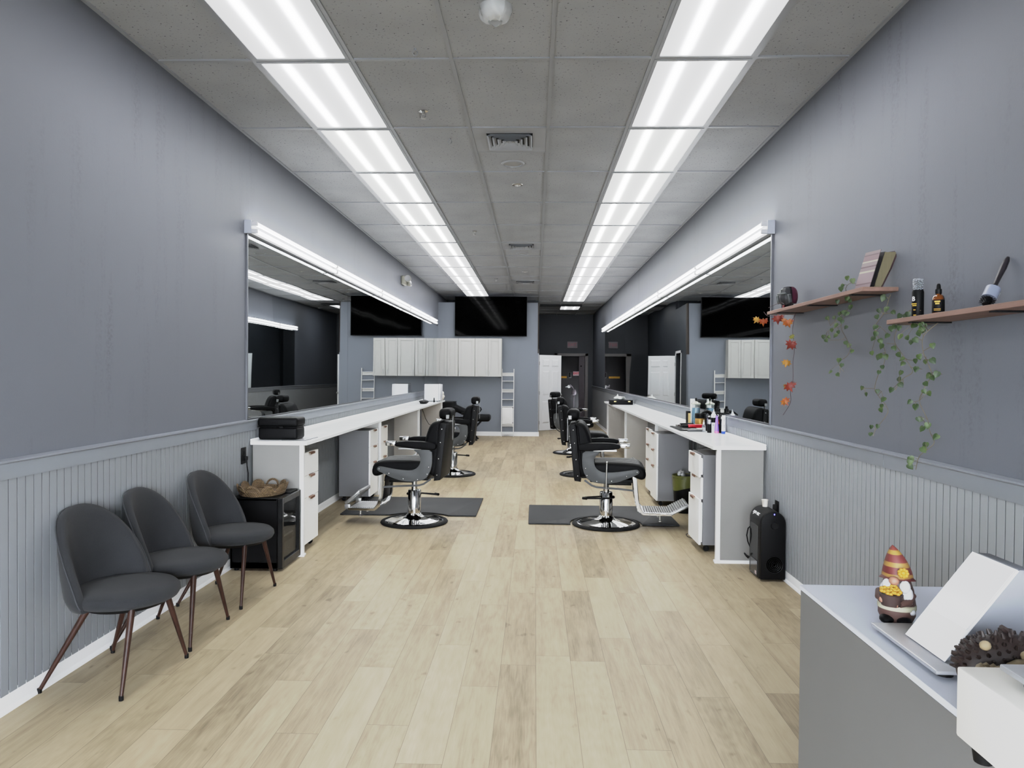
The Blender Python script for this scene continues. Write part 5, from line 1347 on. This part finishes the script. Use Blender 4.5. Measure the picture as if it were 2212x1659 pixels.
# garden gnome figurine
t = thing('gnome_figurine', 'autumn gnome figurine in a striped red hat on the reception desk', 'figurine', (.925, 1.838, DZ), R_(-28))
RB = mat('gnome_brown', (66, 44, 38), 0.6); HATM = m_bands('striped_hat', [(0, (73, 22, 21)), (.16, (116, 86, 37)), (.25, (82, 27, 23)), (.44, (119, 91, 41)), (.56, (83, 29, 25)), (.76, (122, 95, 37)), (.87, (88, 34, 26))], 2, 0.6, .03)
# figure faces -y in its own frame
MB().lathe([(0, .004), (.036, .004), (.043, .02), (.043, .05), (.038, .085), (.028, .115), (0, .12)], n=24, sy=.85).build('body', RB, t)
def hat(u, v):
    a = u * 2 * P_; r = .0365 * (1 - v ** 1.7) ** .8 * (1 + .06 * math.sin(a * 3) * (1 - v)); br = .006 if v < .01 else 0
    z = .108 + v * .086 - .012 * math.cos(a + P_ / 2) * (1 - v) * -1
    return ((r + br) * math.cos(a) - .006 * v * v * 2, (r + br) * math.sin(a) * .9 + .002, z + .006 * math.sin(a) * (1 - v))
MB().grid(hat, 26, 14, True).build('hat', HATM, t, angle=60)
MB().ball((-.006, -.037, .112), (.012, .011, .011), 14).build('nose', mat('gnome_skin', (136, 95, 78), 0.55), t)
b = MB()
for i, (x, y, z, rx, rz) in enumerate(((.018, -.030, .098, .013, .017), (.024, -.025, .078, .013, .02), (.027, -.02, .062, .010, .014), (-.022, -.030, .10, .011, .014), (-.030, -.022, .088, .009, .014))): b.ball((x, y, z), (rx, .010, rz), 12)
b.build('beard', mat('beard_white', (172, 172, 176), 0.8, bump=0.5, bscale=90), t, angle=80)
b = MB().lathe([(0, .048), (.022, .05), (.028, .078), (.025, .08), (0, .076)], (-.012, -.036, 0), 18); b.build('flower_basket', mat('dark_basket', (46, 30, 26), 0.7), t)
b = MB()
for x, y, z in ((-.028, -.042, .088), (-.014, -.050, .085), (.002, -.046, .087), (-.020, -.034, .096), (-.006, -.038, .095)):
    for k in range(5): b.ball((x + .006 * math.cos(k * 1.26), y + .004 * math.sin(k * 1.26), z + .004 * math.sin(k * 1.26)), (.0055, .0045, .005), 8)
b.build('blossoms', mat('marigold', (150, 106, 20), 0.6), t)
MB().ball((-.024, -.047, .078), (.007, .003, .006), 8).build('leaf_sprig', GREENL, t)
b = MB(); b.tube([(.034, -.008, .075), (.026, -.030, .060), (.008, -.044, .056)], [.010, .0095, .008], 10); b.tube([(-.040, -.006, .075), (-.040, -.03, .066), (-.028, -.044, .062)], [.009, .009, .007], 10); b.build('sleeve', RB, t)
b = MB(); b.ball((-.002, -.049, .056), (.008, .006, .009), 10); b.ball((-.032, -.046, .064), (.007, .006, .008), 10); b.build('hand', mat('gnome_skin', (136, 95, 78), 0.55), t)
MB().lathe([(.038, .038), (.0445, .036), (.0445, .047), (.040, .050)], n=24, sy=.9).build('cream_hem', mat('cream_fur', (150, 147, 126), 0.85), t)
MB().ball((.034, -.020, .034), (.009, .007, .008), 10).build('pompom', mat('beard_white', (172, 172, 176), 0.8, bump=0.5, bscale=90), t)
for s in (-1, 1): MB().ball((s * .019 - .002, -.026, .012), (.018, .022, .012), 14).build('boot', BLACK, t)
b = MB(); c = Vector((.014, -.037, .134))
for k in range(9): b.ball(c + Vector((.009 * math.cos(k * .698), -.001, .009 * math.sin(k * .698))), (.0045, .0025, .0045), 8)
b.ball(c + Vector((0, -.002, 0)), (.006, .003, .006), 8); b.build('hat_flower', mat('marigold', (150, 106, 20), 0.6), t)

# hedgehog figurine behind the cash drawer
t = thing('hedgehog_figurine', 'dark brown spiky hedgehog figurine behind the white cash drawer', 'figurine', (.912, 1.385, DZ), R_(-8))
SPK = mat('spike_brown', (36, 25, 22), 0.55); CRM = mat('hedgehog_cream', (140, 125, 98), 0.6)
MB().ball((0, .012, .064), (.092, .050, .066), 20).build('body', SPK, t)
b = MB(); rr = random.Random(3)
for i in range(260):
    z = 1 - 1.7 * (i + .5) / 260; ph = i * 2.399963; q_ = math.sqrt(max(0, 1 - z * z)); d = Vector((q_ * math.cos(ph), q_ * math.sin(ph), z))
    if d.z < -.1 or (d.y < -.55 and d.z < .35): continue
    p0 = Vector((d.x * .090, .012 + d.y * .048, .064 + d.z * .064)); b.cyl(p0, p0 + (d + Vector((rr.uniform(-.3, .3), rr.uniform(-.3, .3), rr.uniform(-.1, .3)))) * .009, .0045, .002, 6)
b.tube([(.012, .02, .122), (.0, .018, .134), (-.010, .014, .142)], [.008, .007, .005], 6)
b.build('spikes', SPK, t)
for x, z in ((-.060, .121), (.010, .106)):
    MB().ball((x, -.036, z), (.0105, .008, .0095), 12).build('ear', CRM, t)
MB().ball((.004, -.042, .066), (.040, .022, .036), 16).build('face', CRM, t)
b = MB(); b.ball((.004, -.066, .048), (.006, .005, .005), 10); b.ball((-.014, -.061, .060), (.003, .003, .004), 8); b.ball((.020, -.061, .060), (.003, .003, .004), 8); b.build('nose_and_eyes', BLACK, t)
b = MB()
for k in range(8):
    a = k * P_ / 4; b.ball((-.060 + .015 * math.cos(a), -.054 + .013 * math.sin(a), .046), (.015, .014, .046), 12)
b.build('pumpkin', CRM, t)
# ------------------------------------------------------------------ camera, world, colour management
cd = bpy.data.cameras.new('camera'); cam = bpy.data.objects.new('camera', cd); COL.objects.link(cam)
cd.sensor_width = 36.0; cd.lens = 1541.16 / 2212.0 * 36.0; cd.clip_start = 0.05; cd.clip_end = 100
yaw, pit, rol = .03214, .01572, .0074
cy, sy, cp, sp, cr, sr = math.cos(yaw), math.sin(yaw), math.cos(pit), math.sin(pit), math.cos(rol), math.sin(rol)
fw = Vector((-sy, cy, 0)); rt = Vector((cy, sy, 0)); up = Vector((0, 0, 1))
f2 = cp * fw - sp * up; u2 = sp * fw + cp * up
r3 = cr * rt + sr * u2; u3 = -sr * rt + cr * u2
cam.matrix_world = Matrix(((r3.x, u3.x, -f2.x, 0), (r3.y, u3.y, -f2.y, 0), (r3.z, u3.z, -f2.z, 1.5257), (0, 0, 0, 1)))
SC.camera = cam
wd = bpy.data.worlds.new('sky_fill'); SC.world = wd; wd.use_nodes = True
wd.node_tree.nodes['Background'].inputs[0].default_value = (0.86, 0.92, 1.0, 1); wd.node_tree.nodes['Background'].inputs[1].default_value = SKY  # bright sky added as front fill through the unseen storefront window
vs = SC.view_settings
vs.view_transform = 'Standard'; vs.look = 'None'; vs.exposure = 0.0; vs.gamma = 1.0
# camera response: straight line up to mid tones, long shoulder so that lamps keep their detail
vs.use_curve_mapping = True
cm = vs.curve_mapping; WL = 46.0
cm.white_level = (WL / 2 ** EXPO,) * 3
crv = cm.curves[3]
PTS = [(0, 0), (.35, .35), (.6, .565), (1.0, .68), (2.0, .715), (4.2, .735), (8.0, .82), (13.0, .915), (22.0, .98), (WL, 1.0)]
crv.points[0].location = (0, 0); crv.points[1].location = (1, 1)
for x_, y_ in PTS[1:-1]: crv.points.new(x_ / WL, y_)
for p_ in crv.points: p_.handle_type = 'VECTOR'
cm.update()
cyc = SC.cycles
cyc.use_denoising = True; cyc.use_adaptive_sampling = True; cyc.adaptive_threshold = 0.05; cyc.adaptive_min_samples = 16; cyc.max_bounces = 7; cyc.diffuse_bounces = 4; cyc.glossy_bounces = 4; cyc.transmission_bounces = 6; cyc.transparent_max_bounces = 8
cyc.caustics_reflective = False; cyc.caustics_refractive = False; cyc.sample_clamp_indirect = 6.0
for o in bpy.data.objects:
    if '_w' in o: del o['_w']
